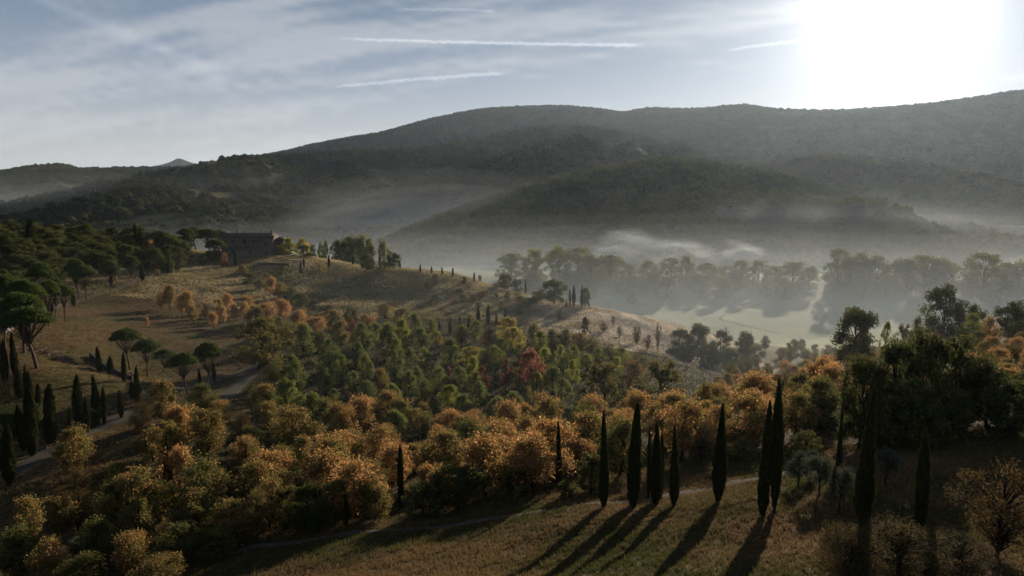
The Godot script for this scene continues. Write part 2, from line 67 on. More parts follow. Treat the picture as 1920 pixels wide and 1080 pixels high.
	["plantation_tree","lime","tree","",["broad yellow green tree beside the yellow pair"],[[6.6,-179.9,8.3,6.8,0]]],
	["plantation_tree","yellow","tree","",["small golden tree below the cypress row"],[[-19.5,-188.0,4.3,4.9,0]]],
	["plantation_tree","yellow","tree","",["yellow topped tree left of the plantation middle"],[[-9.7,-169.6,5.6,5.6,0]]],
	["plantation_tree","green","tree","mixed young plantation in the middle ground",["dark green pyramidal young tree in the mixed plantation"],[[-42.0,-138.1,8.0,7.4,0],[-38.2,-153.1,8.0,7.3,0],[-34.1,-146.4,7.0,6.1,0],[-33.6,-159.4,6.3,6.9,0],[-29.8,-150.4,6.2,5.0,0],[-36.3,-140.8,5.5,4.4,0],[-29.2,-172.2,9.5,8.9,0],[-24.2,-151.2,7.6,5.9,0],[-22.9,-164.8,5.2,4.1,0],[-20.5,-142.6,6.2,5.6,0],[-15.3,-146.7,6.5,5.8,0],[-32.5,-118.0,6.7,7.1,0],[-35.8,-176.5,8.1,9.5,0],[-14.2,-169.1,7.6,6.3,0],[-5.8,-165.2,6.3,6.5,0],[-48.3,-169.3,8.6,8.1,0],[-35.3,-186.1,6.1,6.9,0],[-25.9,-164.6,6.9,5.8,0],[-22.6,-182.5,6.5,6.4,0],[-19.1,-162.5,6.2,5.7,0],[-13.2,-190.7,6.2,6.3,0],[-10.1,-197.2,6.1,6.1,0],[-3.7,-167.6,7.0,6.2,0],[-3.2,-177.4,6.1,5.5,0],[8.5,-153.3,6.5,5.7,0],[10.8,-146.9,6.0,5.8,0],[-8.8,-131.5,5.6,5.4,0],[-6.2,-139.5,5.7,6.1,0],[-3.0,-133.2,5.3,6.1,0],[0.5,-136.0,5.8,6.2,0],[4.8,-130.8,5.4,6.0,0],[8.8,-131.5,5.4,6.3,0],[12.7,-132.2,5.4,6.0,0],[-10.5,-151.0,5.8,5.3,0],[-19.6,-147.9,5.7,5.2,0],[-21.8,-134.4,5.5,5.0,0],[-27.1,-136.0,5.1,4.8,0],[-31.2,-141.5,5.1,4.4,0],[-31.9,-130.8,4.6,4.9,0],[-35.8,-121.1,5.0,5.0,0],[-40.5,-127.5,4.0,4.8,0],[-26.1,-125.8,4.2,4.7,0],[1.2,-157.9,4.9,5.6,0],[1.9,-174.0,6.0,5.4,0],[-26.8,-204.7,5.9,5.5,0],[-21.9,-200.3,5.3,5.4,0]]],
	["plantation_tree","mixed","tree","mixed young plantation in the middle ground",["green tree with russet tips in the mixed plantation"],[[-25.7,-142.6,6.2,4.4,0],[-16.5,-135.3,6.7,4.5,0],[-27.0,-117.7,4.6,5.1,0],[-23.0,-121.8,5.3,5.3,0],[-17.9,-120.4,6.5,7.7,0],[-46.6,-177.4,6.3,7.3,0],[-43.1,-184.9,7.1,6.9,0],[10.5,-190.9,6.5,7.1,0],[14.2,-194.7,5.9,6.5,0],[17.4,-190.7,6.1,6.7,0],[20.9,-190.4,5.7,6.7,0],[24.5,-186.1,5.7,6.6,0],[28.4,-168.0,5.8,6.3,0],[31.8,-180.9,5.7,6.7,0],[2.6,-141.9,5.2,5.3,0],[-47.0,-145.4,5.5,6.0,0],[-13.5,-130.1,5.1,4.9,0],[-6.4,-123.9,4.7,5.6,0],[-0.9,-123.3,4.3,5.6,0],[5.9,-201.1,6.0,6.2,0],[-55.4,-183.0,6.8,6.8,0],[-50.3,-206.6,6.2,6.4,0],[-39.0,-224.1,5.1,6.0,0]]],
	["plantation_tree","lime","tree","mixed young plantation in the middle ground",["yellow green upright tree in the mixed plantation"],[[-26.5,-179.0,9.4,7.0,0],[-11.8,-134.9,6.1,5.9,0],[-8.2,-149.0,8.5,4.6,0],[7.9,-168.5,7.1,5.6,0],[11.5,-174.2,6.6,4.3,0],[13.2,-160.0,6.1,4.5,0],[5.0,-148.1,6.8,4.6,0],[14.9,-177.2,5.8,5.5,0],[17.8,-173.1,4.9,5.4,0],[21.0,-179.7,5.1,5.2,0],[24.4,-170.9,5.4,5.0,0],[27.5,-183.0,5.7,6.4,0]]],
	["plantation_tree","orange","tree","mixed young plantation in the middle ground",["orange tinted tree on the edge of the mixed plantation"],[[-9.5,-114.7,6.1,6.2,0],[-58.4,-200.8,6.8,7.1,0],[-52.9,-196.4,5.8,6.5,0],[-40.7,-207.4,5.5,6.4,0],[-70.0,-209.5,7.1,7.4,0],[-68.4,-219.2,7.1,7.3,0],[-79.9,-222.6,6.5,6.5,0]]],
	["plantation_tree","conifer","tree","mixed young plantation in the middle ground",["small dark conifer at the foot of the frosty slope"],[[21.2,-213.1,5.8,4.2,0]]],
	["plantation_tree","darkred","tree","mixed young plantation in the middle ground",["dark reddish young tree in the mixed plantation"],[[-42.0,-192.2,6.5,6.0,0],[-6.1,-150.4,6.3,5.3,0]]],
	["plantation_tree","brown","tree","mixed young plantation in the middle ground",["brownish bushy tree at the upper edge of the plantation"],[[-60.5,-188.7,6.7,7.0,0],[-46.6,-213.6,6.0,6.6,0],[-32.9,-215.6,5.4,6.3,0],[-70.1,-200.8,7.1,7.1,0]]],
	["orchard_tree","orange","tree","leafy orange trees beside the left drive",["leafy orange tree beside the left drive"],[[-45.3,-112.0,4.7,5.6,0],[-45.8,-99.6,6.9,5.8,0]]],
	["orchard_tree","orange","tree","leafy orange trees at the left end of the orchard",["leafy orange tree at the left end of the orchard"],[[-37.4,-80.0,8.2,4.6,0],[-34.2,-91.7,5.6,4.9,0],[-27.3,-77.5,6.5,7.1,0],[-43.8,-80.7,4.6,5.0,0]]],
	["orchard_tree","orange","tree","leafy orange trees on the slope below the misty field",["leafy orange tree on the slope below the misty field"],[[63.2,-147.4,4.7,3.8,0],[59.1,-179.4,3.9,3.4,0],[44.7,-144.8,2.9,2.7,0],[54.8,-147.6,3.2,2.9,0],[32.3,-131.0,4.3,3.7,0],[81.8,-191.2,4.5,3.5,0],[55.3,-132.7,4.7,4.7,0],[55.0,-178.3,3.4,3.9,0],[81.6,-202.8,2.8,2.5,0],[58.2,-159.4,4.6,4.1,0],[64.9,-161.3,4.6,4.8,0],[44.1,-130.2,2.9,3.5,0],[86.0,-197.0,4.3,4.0,0],[75.0,-197.0,3.1,3.1,0],[57.7,-186.8,3.4,3.3,0],[69.4,-180.1,4.1,4.5,0],[47.4,-152.3,4.3,3.5,0],[30.3,-125.7,4.1,3.8,0],[50.4,-170.8,4.3,4.0,0],[64.6,-156.1,3.2,2.6,0],[75.4,-202.6,4.7,3.9,0],[86.4,-204.8,3.3,3.3,0],[59.7,-165.3,3.2,3.5,0],[59.3,-153.3,3.9,3.4,0],[68.4,-201.1,2.9,3.4,0],[79.2,-195.8,4.1,4.8,0],[71.2,-189.9,4.5,3.7,0],[70.4,-159.5,4.8,4.1,0],[48.6,-157.8,4.1,4.5,0],[61.8,-173.0,3.3,2.7,0]]],
	["orchard_tree","orange","tree","leafy orange trees in the middle of the orchard",["leafy orange tree in the middle of the orchard"],[[-1.5,-89.5,6.4,6.8,0],[-18.9,-106.5,5.6,4.8,0],[5.6,-97.0,5.3,4.4,0],[-14.6,-89.9,6.1,7.1,0],[-10.6,-103.4,6.0,4.8,0],[-12.9,-95.7,4.8,4.7,0],[-8.6,-88.9,7.7,6.9,0],[-2.4,-100.8,6.8,6.4,0],[-27.7,-95.7,5.3,4.8,0],[-0.7,-94.8,6.9,7.2,0],[-17.8,-97.1,6.8,7.4,0],[-23.1,-93.7,6.9,8.0,0],[-22.4,-99.1,5.5,6.4,0],[2.7,-103.8,6.7,6.3,0]]],
	["orchard_tree","orange","tree","leafy orange trees at the back of the orchard by the plantation",["leafy orange tree at the back of the orchard by the plantation"],[[-11.2,-112.8,5.5,4.7,0],[-0.8,-115.2,7.9,7.3,0],[-25.8,-109.4,7.7,6.1,0],[2.6,-122.3,6.1,5.4,0],[-20.5,-121.4,7.7,6.4,0],[-6.5,-124.3,4.5,5.2,0],[-33.7,-108.7,4.7,4.3,0],[6.2,-128.0,7.9,7.6,0],[-6.5,-117.7,5.0,5.8,0],[-24.4,-126.5,4.7,3.7,0],[-23.9,-114.7,7.6,6.7,0],[-38.0,-112.3,5.0,4.5,0]]],
	["orchard_tree","orange","tree","leafy orange trees in the front of the orchard near the track",["leafy orange tree in the front of the orchard near the track"],[[-21.3,-81.7,6.6,7.8,0],[-2.9,-76.9,7.7,7.9,0],[-16.1,-73.1,6.7,7.8,0],[-27.3,-82.6,6.8,5.9,0],[-3.4,-84.2,6.5,6.3,0],[3.3,-87.9,6.2,7.4,0],[2.2,-76.2,7.1,7.0,0],[-9.2,-81.0,4.5,4.2,0],[-7.5,-73.7,4.7,3.9,0],[-22.7,-87.7,7.5,6.8,0]]],
	["orchard_tree","orange","tree","leafy orange trees behind the lawn cypresses",["leafy orange tree behind the lawn cypresses"],[[35.9,-107.3,7.9,8.6,0],[36.3,-92.4,6.5,6.9,0],[19.2,-110.9,8.0,6.8,0],[9.1,-104.7,4.4,4.2,0],[15.5,-101.1,6.0,5.4,0],[24.5,-107.1,7.0,8.2,0],[4.8,-81.7,8.1,6.9,0],[42.3,-110.1,4.3,3.5,0],[13.3,-122.1,7.5,7.6,0],[43.6,-103.3,6.7,5.5,0],[19.8,-83.7,8.2,7.2,0],[53.2,-125.0,5.5,5.1,0],[24.5,-123.9,4.9,3.8,0],[14.1,-89.1,4.4,3.5,0],[30.6,-90.7,7.4,8.7,0],[9.5,-92.5,7.2,8.5,0],[19.8,-93.7,5.6,5.4,0],[50.6,-118.7,8.0,8.6,0],[35.6,-123.4,6.3,6.8,0],[8.4,-86.6,4.6,4.6,0],[33.4,-99.2,6.2,6.8,0],[14.2,-95.0,6.0,5.6,0],[17.9,-126.4,4.6,4.5,0],[25.5,-90.7,6.3,6.7,0],[47.5,-107.5,8.0,7.5,0],[22.2,-101.5,7.7,8.9,0]]],
	["orchard_tree","mixed","tree","russet leaved green trees beside the left drive",["russet leaved green tree beside the left drive"],[[-54.2,-112.0,7.8,6.2,0],[-48.9,-108.0,5.1,6.2,0],[-51.0,-119.8,5.5,6.2,0],[-35.5,-98.0,5.0,4.2,0]]],
	["orchard_tree","mixed","tree","russet leaved green trees at the left end of the orchard",["russet leaved green tree at the left end of the orchard"],[[-46.9,-86.0,3.6,5.5,0],[-35.7,-84.0,3.4,5.5,0],[-38.9,-73.0,7.7,6.8,0],[-43.3,-90.8,7.1,6.7,0],[-54.7,-89.4,7.1,6.9,0],[-29.6,-71.8,4.5,4.4,0],[-40.0,-94.6,7.8,6.6,0],[-47.3,-94.2,4.8,4.8,0],[-33.0,-75.6,8.2,7.3,0]]],
	["orchard_tree","mixed","tree","russet leaved green trees at the back of the orchard by the plantation",["russet leaved green tree at the back of the orchard by the plantation"],[[-30.3,-117.0,5.8,4.5,0],[-14.6,-120.7,4.5,4.0,0],[5.3,-115.6,7.7,7.3,0],[-40.7,-118.6,6.7,6.9,0],[-15.3,-126.6,4.6,4.2,0],[-7.5,-108.2,6.4,5.5,0]]],
	["orchard_tree","mixed","tree","russet leaved green trees behind the lawn cypresses",["russet leaved green tree behind the lawn cypresses"],[[41.4,-97.4,7.7,8.0,0],[41.9,-120.7,5.0,4.5,0],[29.4,-102.3,5.2,5.9,0],[11.9,-114.1,6.9,5.4,0],[31.7,-116.6,6.9,6.6,0],[26.0,-97.1,6.1,6.2,0],[12.2,-80.6,6.9,6.3,0],[18.7,-118.8,6.6,5.7,0],[45.6,-115.0,6.1,5.2,0],[38.5,-115.7,7.2,7.2,0]]],
	["orchard_tree","mixed","tree","russet leaved green trees on the slope below the misty field",["russet leaved green tree on the slope below the misty field"],[[64.6,-168.4,3.5,3.6,0],[40.2,-152.8,4.9,4.5,0],[52.8,-159.0,4.2,3.7,0],[43.7,-137.3,3.9,3.8,0],[47.8,-165.7,3.8,4.0,0],[68.1,-193.0,3.2,3.6,0],[70.9,-173.2,4.6,4.7,0],[76.4,-188.9,4.2,5.0,0],[63.4,-182.0,3.9,3.7,0],[56.7,-173.8,4.2,4.0,0],[78.1,-184.8,4.1,4.8,0],[66.4,-172.5,3.0,3.4,0],[52.2,-151.4,4.2,3.8,0],[50.7,-129.7,4.3,3.9,0],[41.0,-147.1,2.9,3.5,0],[72.2,-164.7,5.0,5.0,0],[71.0,-184.9,3.9,4.7,0],[74.3,-180.7,4.1,3.7,0],[49.7,-175.7,2.7,3.3,0],[63.2,-190.3,3.5,3.4,0],[58.8,-194.8,4.9,4.8,0],[74.1,-169.8,2.8,2.6,0],[76.1,-176.1,2.7,3.2,0]]],
	["orchard_tree","mixed","tree","russet leaved green trees in the middle of the orchard",["russet leaved green tree in the middle of the orchard"],[[-28.8,-89.4,5.4,5.6,0],[-6.0,-96.2,7.9,7.9,0],[-30.8,-102.8,7.7,8.8,0]]],
	["orchard_tree","mixed","tree","russet leaved green trees in the front of the orchard near the track",["russet leaved green tree in the front of the orchard near the track"],[[-16.5,-83.3,5.4,4.8,0]]],
	["orchard_tree","green","tree","plain green trees on the slope below the misty field",["plain green tree on the slope below the misty field"],[[52.3,-136.6,4.9,4.8,0],[37.8,-130.8,2.7,2.3,0],[53.1,-166.5,3.3,2.8,0],[42.8,-160.5,4.5,5.2,0],[39.6,-141.3,2.8,3.2,0],[62.7,-201.2,4.5,4.9,0]]],
	["orchard_tree","green","tree","plain green trees at the back of the orchard by the plantation",["plain green tree at the back of the orchard by the plantation"],[[-18.4,-116.2,5.7,6.0,0],[-38.6,-124.5,7.0,6.4,0]]],
	["orchard_tree","sparse","tree","half bare twiggy trees beside the left drive",["half bare twiggy tree beside the left drive"],[[-54.5,-106.0,5.6,5.3,0],[-39.3,-104.8,4.4,5.1,0]]],
	["orchard_tree","sparse","tree","half bare twiggy trees at the left end of the orchard",["half bare twiggy tree at the left end of the orchard"],[[-46.7,-76.0,5.0,6.0,0],[-50.9,-83.0,4.4,4.0,0]]],
	["orchard_tree","sparse","tree","half bare twiggy trees at the back of the orchard by the plantation",["half bare twiggy tree at the back of the orchard by the plantation"],[[-0.3,-108.7,4.4,4.5,0],[-31.6,-125.7,4.2,4.1,0]]],
	["orchard_tree","sparse","tree","half bare twiggy trees behind the lawn cypresses",["half bare twiggy tree behind the lawn cypresses"],[[26.5,-112.3,5.8,4.9,0],[46.4,-124.8,6.2,5.5,0]]],
	["orchard_tree","sparse","tree","half bare twiggy trees in the front of the orchard near the track",["half bare twiggy tree in the front of the orchard near the track"],[[-20.8,-74.8,4.5,3.6,0],[-16.9,-78.3,5.1,6.0,0]]],
	["orchard_tree","sparse","tree","half bare twiggy trees on the slope below the misty field",["half bare twiggy tree on the slope below the misty field"],[[65.8,-186.6,4.0,3.5,0],[56.4,-139.5,4.4,3.4,0],[50.5,-141.5,4.1,4.0,0],[61.0,-143.3,4.9,5.0,0],[36.0,-137.8,3.8,3.7,0],[47.8,-134.6,4.5,5.1,0],[63.9,-196.5,4.9,4.3,0]]],
	["track_side_bush","oak","bush","",["largest dark bush in front of the orange trees by the track"],[[-5.6,-72.0,5.7,7.5,0]]],
	["track_side_bush","shrub_green","bush","",["dark bush left of the largest track side bush"],[[-8.9,-70.0,4.1,4.5,0]]],
	["track_side_bush","oak","bush","",["dark shaded bush above the grey track"],[[-20.2,-70.0,5.2,5.5,0]]],
	["track_side_bush","mixed","tree","",["leafy tree leaning over the lower track"],[[-24.7,-72.0,6.0,4.9,0]]],
	["track_side_bush","mixed","bush","",["rust tinged bush at the lower left track"],[[-27.0,-68.0,5.1,5.3,0]]],
	["track_side_bush","shrub_green","tree","",["small tree with bent trunk beside the track"],[[5.3,-71.0,2.0,3.0,0]]],
	["track_side_bush","brown","bush","",["bushy tree behind the first lawn cypress"],[[8.1,-73.0,4.7,4.2,0]]],
	["track_side_bush","shrub_green","bush","",["dark thicket under the orange trees"],[[0.0,-76.0,3.7,6.0,0]]],
	["track_side_bush","sparse","tree","",["open branched tree between the lawn cypresses"],[[22.3,-84.0,5.3,6.6,0]]],
	["track_side_bush","brown","bush","",["greenish bush right of the thick lawn cypress"],[[27.4,-84.0,2.6,4.2,0]]],
	["track_side_bush","brown","bush","",["hazy bush left of the thin dark cypress"],[[32.6,-80.0,3.5,4.6,0]]],
	["track_side_bush","mixed","bush","",["leafy bush with reddish trunk beside the grey track"],[[-14.5,-72.0,5.6,4.9,0]]],
	["track_side_bush","mixed","bush","",["yellow flecked bush in the lower left corner"],[[-44.9,-64.0,5.4,5.5,0]]],
	["track_side_bush","mixed","bush","",["pale leaved bush at the bottom edge, lower left"],[[-29.5,-58.0,2.9,5.4,0]]],
	["track_side_bush","mixed","tree","",["leafy tree over the bottom left track"],[[-47.7,-74.0,5.0,4.8,0]]],
	["track_side_bush","brown","tree","",["dark brownish tree at the lower left"],[[-31.0,-70.0,4.4,5.0,0]]],
	["track_side_bush","brown","tree","",["dark brownish tree in the lower left shade"],[[-36.2,-68.0,6.1,5.3,0]]],
	["track_side_bush","oak","bush","",["black shaded thicket beside the small cypress tip"],[[-17.8,-74.0,2.7,3.7,0]]],
	["lower_tree","mixed","tree","dark trees crowding the lower left corner",["dark green tree crowding the lower left corner"],[[-38.7,-66.0,5.4,5.7,0],[-30.4,-64.0,4.4,5.5,0],[-36.9,-60.0,3.4,4.2,0],[-25.4,-69.0,4.6,4.9,0],[-32.4,-72.0,5.3,5.1,0],[-37.4,-74.0,5.8,5.2,0],[-13.8,-71.0,4.3,4.5,0],[-41.2,-74.0,6.6,4.7,0]]],
	["lower_tree","orange","tree","dark trees crowding the lower left corner",["rust coloured tree crowding the lower left corner"],[[-48.3,-70.0,6.6,4.5,0],[-40.6,-62.0,4.6,4.4,0],[-34.2,-63.0,4.7,4.5,0]]],
	["lower_tree","brown","tree","dark trees crowding the lower left corner",["dark brownish tree crowding the lower left corner"],[[-27.5,-65.0,3.2,4.2,0],[-22.3,-71.0,4.7,4.6,0],[-18.3,-72.0,4.9,4.6,0]]],
	["olive_tree","olive","olive tree","olive trees on the lawn",["grey green olive tree on the lawn, leftmost", "grey green olive tree on the lawn, middle one with a leaning trunk", "grey green olive tree on the lawn, nearest the thick cypress", "grey green olive tree on the lawn, rearmost"],[[27.4,-68.2,3.7,2.9,0],[27.6,-63.9,3.9,3.5,1],[26.5,-57.5,4.3,3.2,2],[29.7,-70.9,3.0,2.2,3]]],
	["olive_tree","olive","olive tree","",["dim bluish olive tree in the shade of the oaks"],[[33.9,-64.7,3.7,2.9,0]]],
	["oak_tree","oak","oak","big dark oaks at the right",["big dark oak in the clump at the right edge"],[[39.6,-82.0,11.5,7.3,0],[44.0,-84.0,13.1,8.4,0],[50.1,-88.0,13.5,8.2,0],[54.8,-90.0,12.3,8.0,0],[55.3,-84.0,8.8,8.4,0],[55.4,-80.0,6.4,7.9,0],[43.4,-80.0,8.4,9.3,0],[42.9,-86.0,7.0,8.4,0],[49.4,-82.0,6.5,8.8,0],[62.3,-86.0,4.9,9.2,0]]],
	["undergrowth_bush","oak","bush","dark undergrowth below the right oaks",["black green bush in the undergrowth below the right oaks"],[[42.9,-84.0,2.6,5.4,0],[49.8,-84.0,1.2,5.4,0],[56.9,-82.0,1.0,6.4,0]]],
	["hillside_tree","oak","tree","",["round dark oak standing alone before the misty field"],[[77.1,-165.0,14.7,11.3,0]]],
	["hillside_tree","oak","tree","",["tallest dark oak on the right, against the mist"],[[110.0,-188.0,17.3,11.8,0]]],
	["hillside_tree","oak","tree","",["lower dark oak right of the tallest one"],[[114.9,-185.0,11.9,9.2,0]]],
	["hillside_tree","oak","tree","",["dark oak at the right edge above the orange trees"],[[112.4,-165.0,10.0,9.4,0]]],
	["hillside_tree","lime","tree","",["yellow green tree below the tallest right oak"],[[106.9,-170.0,8.1,7.3,0]]],
	["hillside_tree","lime","tree","",["small lime tree right of the lone round oak"],[[89.4,-175.0,9.8,3.5,0]]],
	["hillside_tree","mixed","tree","",["small green tree left of the tallest right oak"],[[98.3,-178.0,9.9,4.6,0]]],
	["hillside_tree","brown","tree","",["low brownish tree behind the lone round oak"],[[97.1,-182.0,8.8,5.2,0]]],
	["hillside_tree","orange","tree","",["amber tree between the two right oaks"],[[104.3,-160.0,7.3,5.0,0]]],
	["orchard_tree","orange","tree","rusty trees on the right hillside",["rusty orange tree on the slope behind the right oaks"],[[90.6,-150.1,3.5,3.8,0],[70.3,-147.3,3.2,3.6,0],[95.4,-130.2,4.5,5.0,0],[64.6,-114.7,4.9,5.3,0],[68.2,-131.3,4.5,4.9,0],[60.8,-138.9,3.8,4.2,0],[62.9,-144.2,4.1,4.5,0],[70.2,-161.7,4.5,5.0,0],[95.8,-165.3,5.2,5.7,0],[70.6,-104.5,4.5,5.0,0],[115.0,-163.8,3.4,3.7,0],[75.7,-118.6,3.9,4.3,0],[79.3,-146.8,3.5,3.9,0],[88.0,-123.5,4.7,5.2,0],[82.0,-130.4,4.5,5.0,0],[104.3,-149.3,3.7,4.1,0],[119.4,-166.9,3.3,3.6,0],[63.9,-125.8,3.5,3.8,0],[49.3,-106.7,4.2,4.6,0],[75.2,-161.7,4.0,4.5,0],[72.6,-169.2,5.0,5.5,0],[95.2,-137.9,4.6,5.0,0],[105.0,-169.8,4.2,4.6,0],[68.5,-156.3,4.3,4.7,0],[78.9,-171.5,5.1,5.6,0],[68.6,-126.2,4.8,5.3,0],[114.8,-157.8,4.0,4.4,0],[86.5,-130.1,4.5,4.9,0],[88.2,-158.4,4.9,5.4,0],[87.7,-165.6,3.5,3.8,0],[97.5,-149.1,4.0,4.4,0],[53.3,-109.2,4.9,5.4,0],[100.0,-139.5,4.2,4.7,0],[76.0,-153.9,4.7,5.1,0],[114.4,-168.7,3.5,3.8,0],[61.7,-134.1,4.9,5.4,0],[85.2,-150.0,3.9,4.3,0],[78.1,-124.0,5.1,5.6,0],[86.6,-170.5,3.4,3.7,0],[58.0,-129.3,4.5,5.0,0],[98.6,-171.2,4.9,5.4,0],[85.2,-137.5,3.3,3.6,0],[70.7,-152.0,4.0,4.4,0],[107.0,-163.2,4.1,4.5,0],[56.8,-115.4,4.0,4.4,0],[74.0,-109.5,4.8,5.3,0],[65.8,-137.5,4.7,5.2,0],[81.4,-120.0,4.4,4.8,0],[67.4,-143.0,3.5,3.8,0],[70.9,-136.5,3.8,4.2,0],[61.7,-109.2,3.8,4.2,0],[92.0,-161.5,4.2,4.6,0],[56.1,-100.6,3.8,4.2,0]]],
	["orchard_tree","mixed","tree","rusty trees on the right hillside",["greenish tree with rusty leaves behind the right oaks"],[[80.7,-139.1,4.1,4.6,0],[107.1,-155.6,5.1,5.7,0],[63.2,-103.5,4.4,4.8,0],[47.7,-100.0,4.9,5.4,0],[60.2,-123.1,4.7,5.1,0],[100.3,-160.0,3.8,4.2,0],[124.7,-171.0,3.7,4.0,0],[81.0,-112.6,4.6,5.0,0],[79.2,-164.0,4.9,5.4,0],[71.6,-122.2,4.1,4.5,0],[75.2,-141.8,3.5,3.8,0],[69.0,-112.4,3.7,4.1,0],[96.4,-142.5,3.8,4.2,0],[72.3,-129.0,4.3,4.7,0],[52.2,-103.1,4.6,5.1,0],[50.7,-117.1,3.3,3.6,0],[98.9,-154.9,4.6,5.0,0],[63.7,-119.9,4.3,4.8,0],[81.1,-157.3,4.0,4.4,0],[93.2,-171.6,5.0,5.5,0],[90.4,-139.8,4.2,4.6,0],[91.8,-134.3,4.3,4.7,0],[45.1,-104.7,5.0,5.5,0],[55.6,-120.6,3.9,4.3,0],[83.8,-174.9,4.2,4.6,0],[109.4,-173.6,4.8,5.3,0]]],
	["copse_tree","oak","tree","small copse at the foot of the frosty slope",["dim green tree in the copse at the frosty slope's foot"],[[50.8,-222.0,10.4,9.8,0],[57.4,-226.0,12.0,9.0,0],[63.5,-224.0,12.0,9.9,0],[73.6,-230.0,10.1,8.5,0],[57.7,-214.0,9.0,8.6,0],[49.3,-208.0,5.0,8.9,0],[64.6,-216.0,7.5,7.7,0]]],
	["scrub_bush","mixed","bush","scrub at the edge of the misty field",["hazy bush in the scrub at the edge of the misty field"],[[89.4,-215.0,4.9,5.1,0],[79.7,-213.3,3.3,4.7,0],[108.3,-261.1,3.7,4.0,0],[85.7,-231.7,5.0,4.7,0],[105.1,-217.3,3.9,4.5,0],[114.7,-232.3,4.2,4.1,0],[96.8,-250.8,5.9,5.9,0],[72.8,-207.2,3.6,4.1,0],[73.5,-220.5,5.1,5.9,0],[108.5,-250.8,4.8,5.8,0],[123.8,-261.3,6.0,5.4,0],[120.0,-256.0,5.4,4.2,0],[102.9,-260.2,5.4,4.8,0],[108.0,-225.5,4.4,5.1,0],[104.5,-237.5,4.2,5.1,0],[92.3,-243.2,5.0,4.2,0],[89.9,-209.2,4.9,4.3,0],[120.7,-249.1,5.0,4.6,0],[81.9,-245.5,3.8,5.8,0],[130.0,-260.2,3.3,5.0,0],[73.9,-225.9,3.7,5.4,0],[88.3,-239.1,3.4,4.5,0],[115.3,-252.4,4.9,5.2,0],[77.5,-238.7,5.0,4.4,0],[95.2,-212.2,4.9,4.2,0],[107.1,-233.7,3.2,4.6,0],[76.3,-234.0,5.7,4.4,0],[83.8,-221.4,5.6,4.6,0],[68.6,-216.9,6.2,4.8,0],[109.2,-242.5,3.4,5.5,0],[93.5,-205.8,6.4,4.2,0],[93.6,-232.4,4.6,6.0,0],[87.0,-251.0,6.1,4.3,0],[67.4,-208.9,5.9,4.1,0]]],
	["lawn_tree","sparse","tree","",["open branched rust leaved tree at the right edge"],[[32.4,-47.0,7.1,6.2,0]]],
	["lawn_shrub","twiggy","shrub","",["bushy brown shrub at the bottom edge on the right"],[[23.6,-43.0,4.2,7.7,0]]],
	["lawn_shrub","twiggy","shrub","",["twiggy shrub at the bottom left of the brown shrub"],[[20.3,-42.0,3.8,5.7,0]]],
	["lawn_shrub","twiggy","shrub","",["twiggy shrub at the bottom between brown shrub and tree"],[[27.3,-43.0,3.1,6.1,0]]],
	["valley_tree","valley","tree","misty tree belt in the valley",["misty pale green tree in the belt along the valley"],[[16.0,-520.0,26.5,24.1,0],[33.2,-515.0,28.7,25.8,0],[46.5,-520.0,26.8,30.1,0],[53.7,-500.0,25.1,24.1,0],[65.2,-500.0,24.0,29.9,0],[79.0,-500.0,17.1,24.1,0],[92.4,-505.0,19.5,20.5,0],[106.8,-500.0,21.0,21.2,0],[116.0,-495.0,24.0,13.4,0],[130.9,-500.0,18.5,21.2,0],[145.0,-505.0,15.1,19.5,0],[155.7,-505.0,19.9,18.5,0],[166.7,-500.0,20.0,19.3,0],[177.7,-500.0,16.1,21.2,0],[186.3,-490.0,20.4,34.0,0],[195.3,-490.0,16.9,18.9,0],[211.3,-480.0,29.5,27.8,0],[219.2,-478.0,26.0,23.0,0],[228.5,-485.0,28.1,18.7,0],[235.5,-480.0,26.5,25.0,0],[248.8,-482.0,23.9,15.8,0],[253.6,-475.0,24.9,27.5,0],[263.8,-475.0,26.3,32.1,0],[277.0,-480.0,24.5,25.9,0],[288.8,-485.0,21.2,23.4,0],[286.2,-450.0,30.1,38.2,0],[311.9,-470.0,22.1,25.4,0],[321.9,-470.0,23.4,27.2,0],[333.5,-470.0,25.4,36.3,0],[0.0,-540.0,21.8,26.0,0]]],
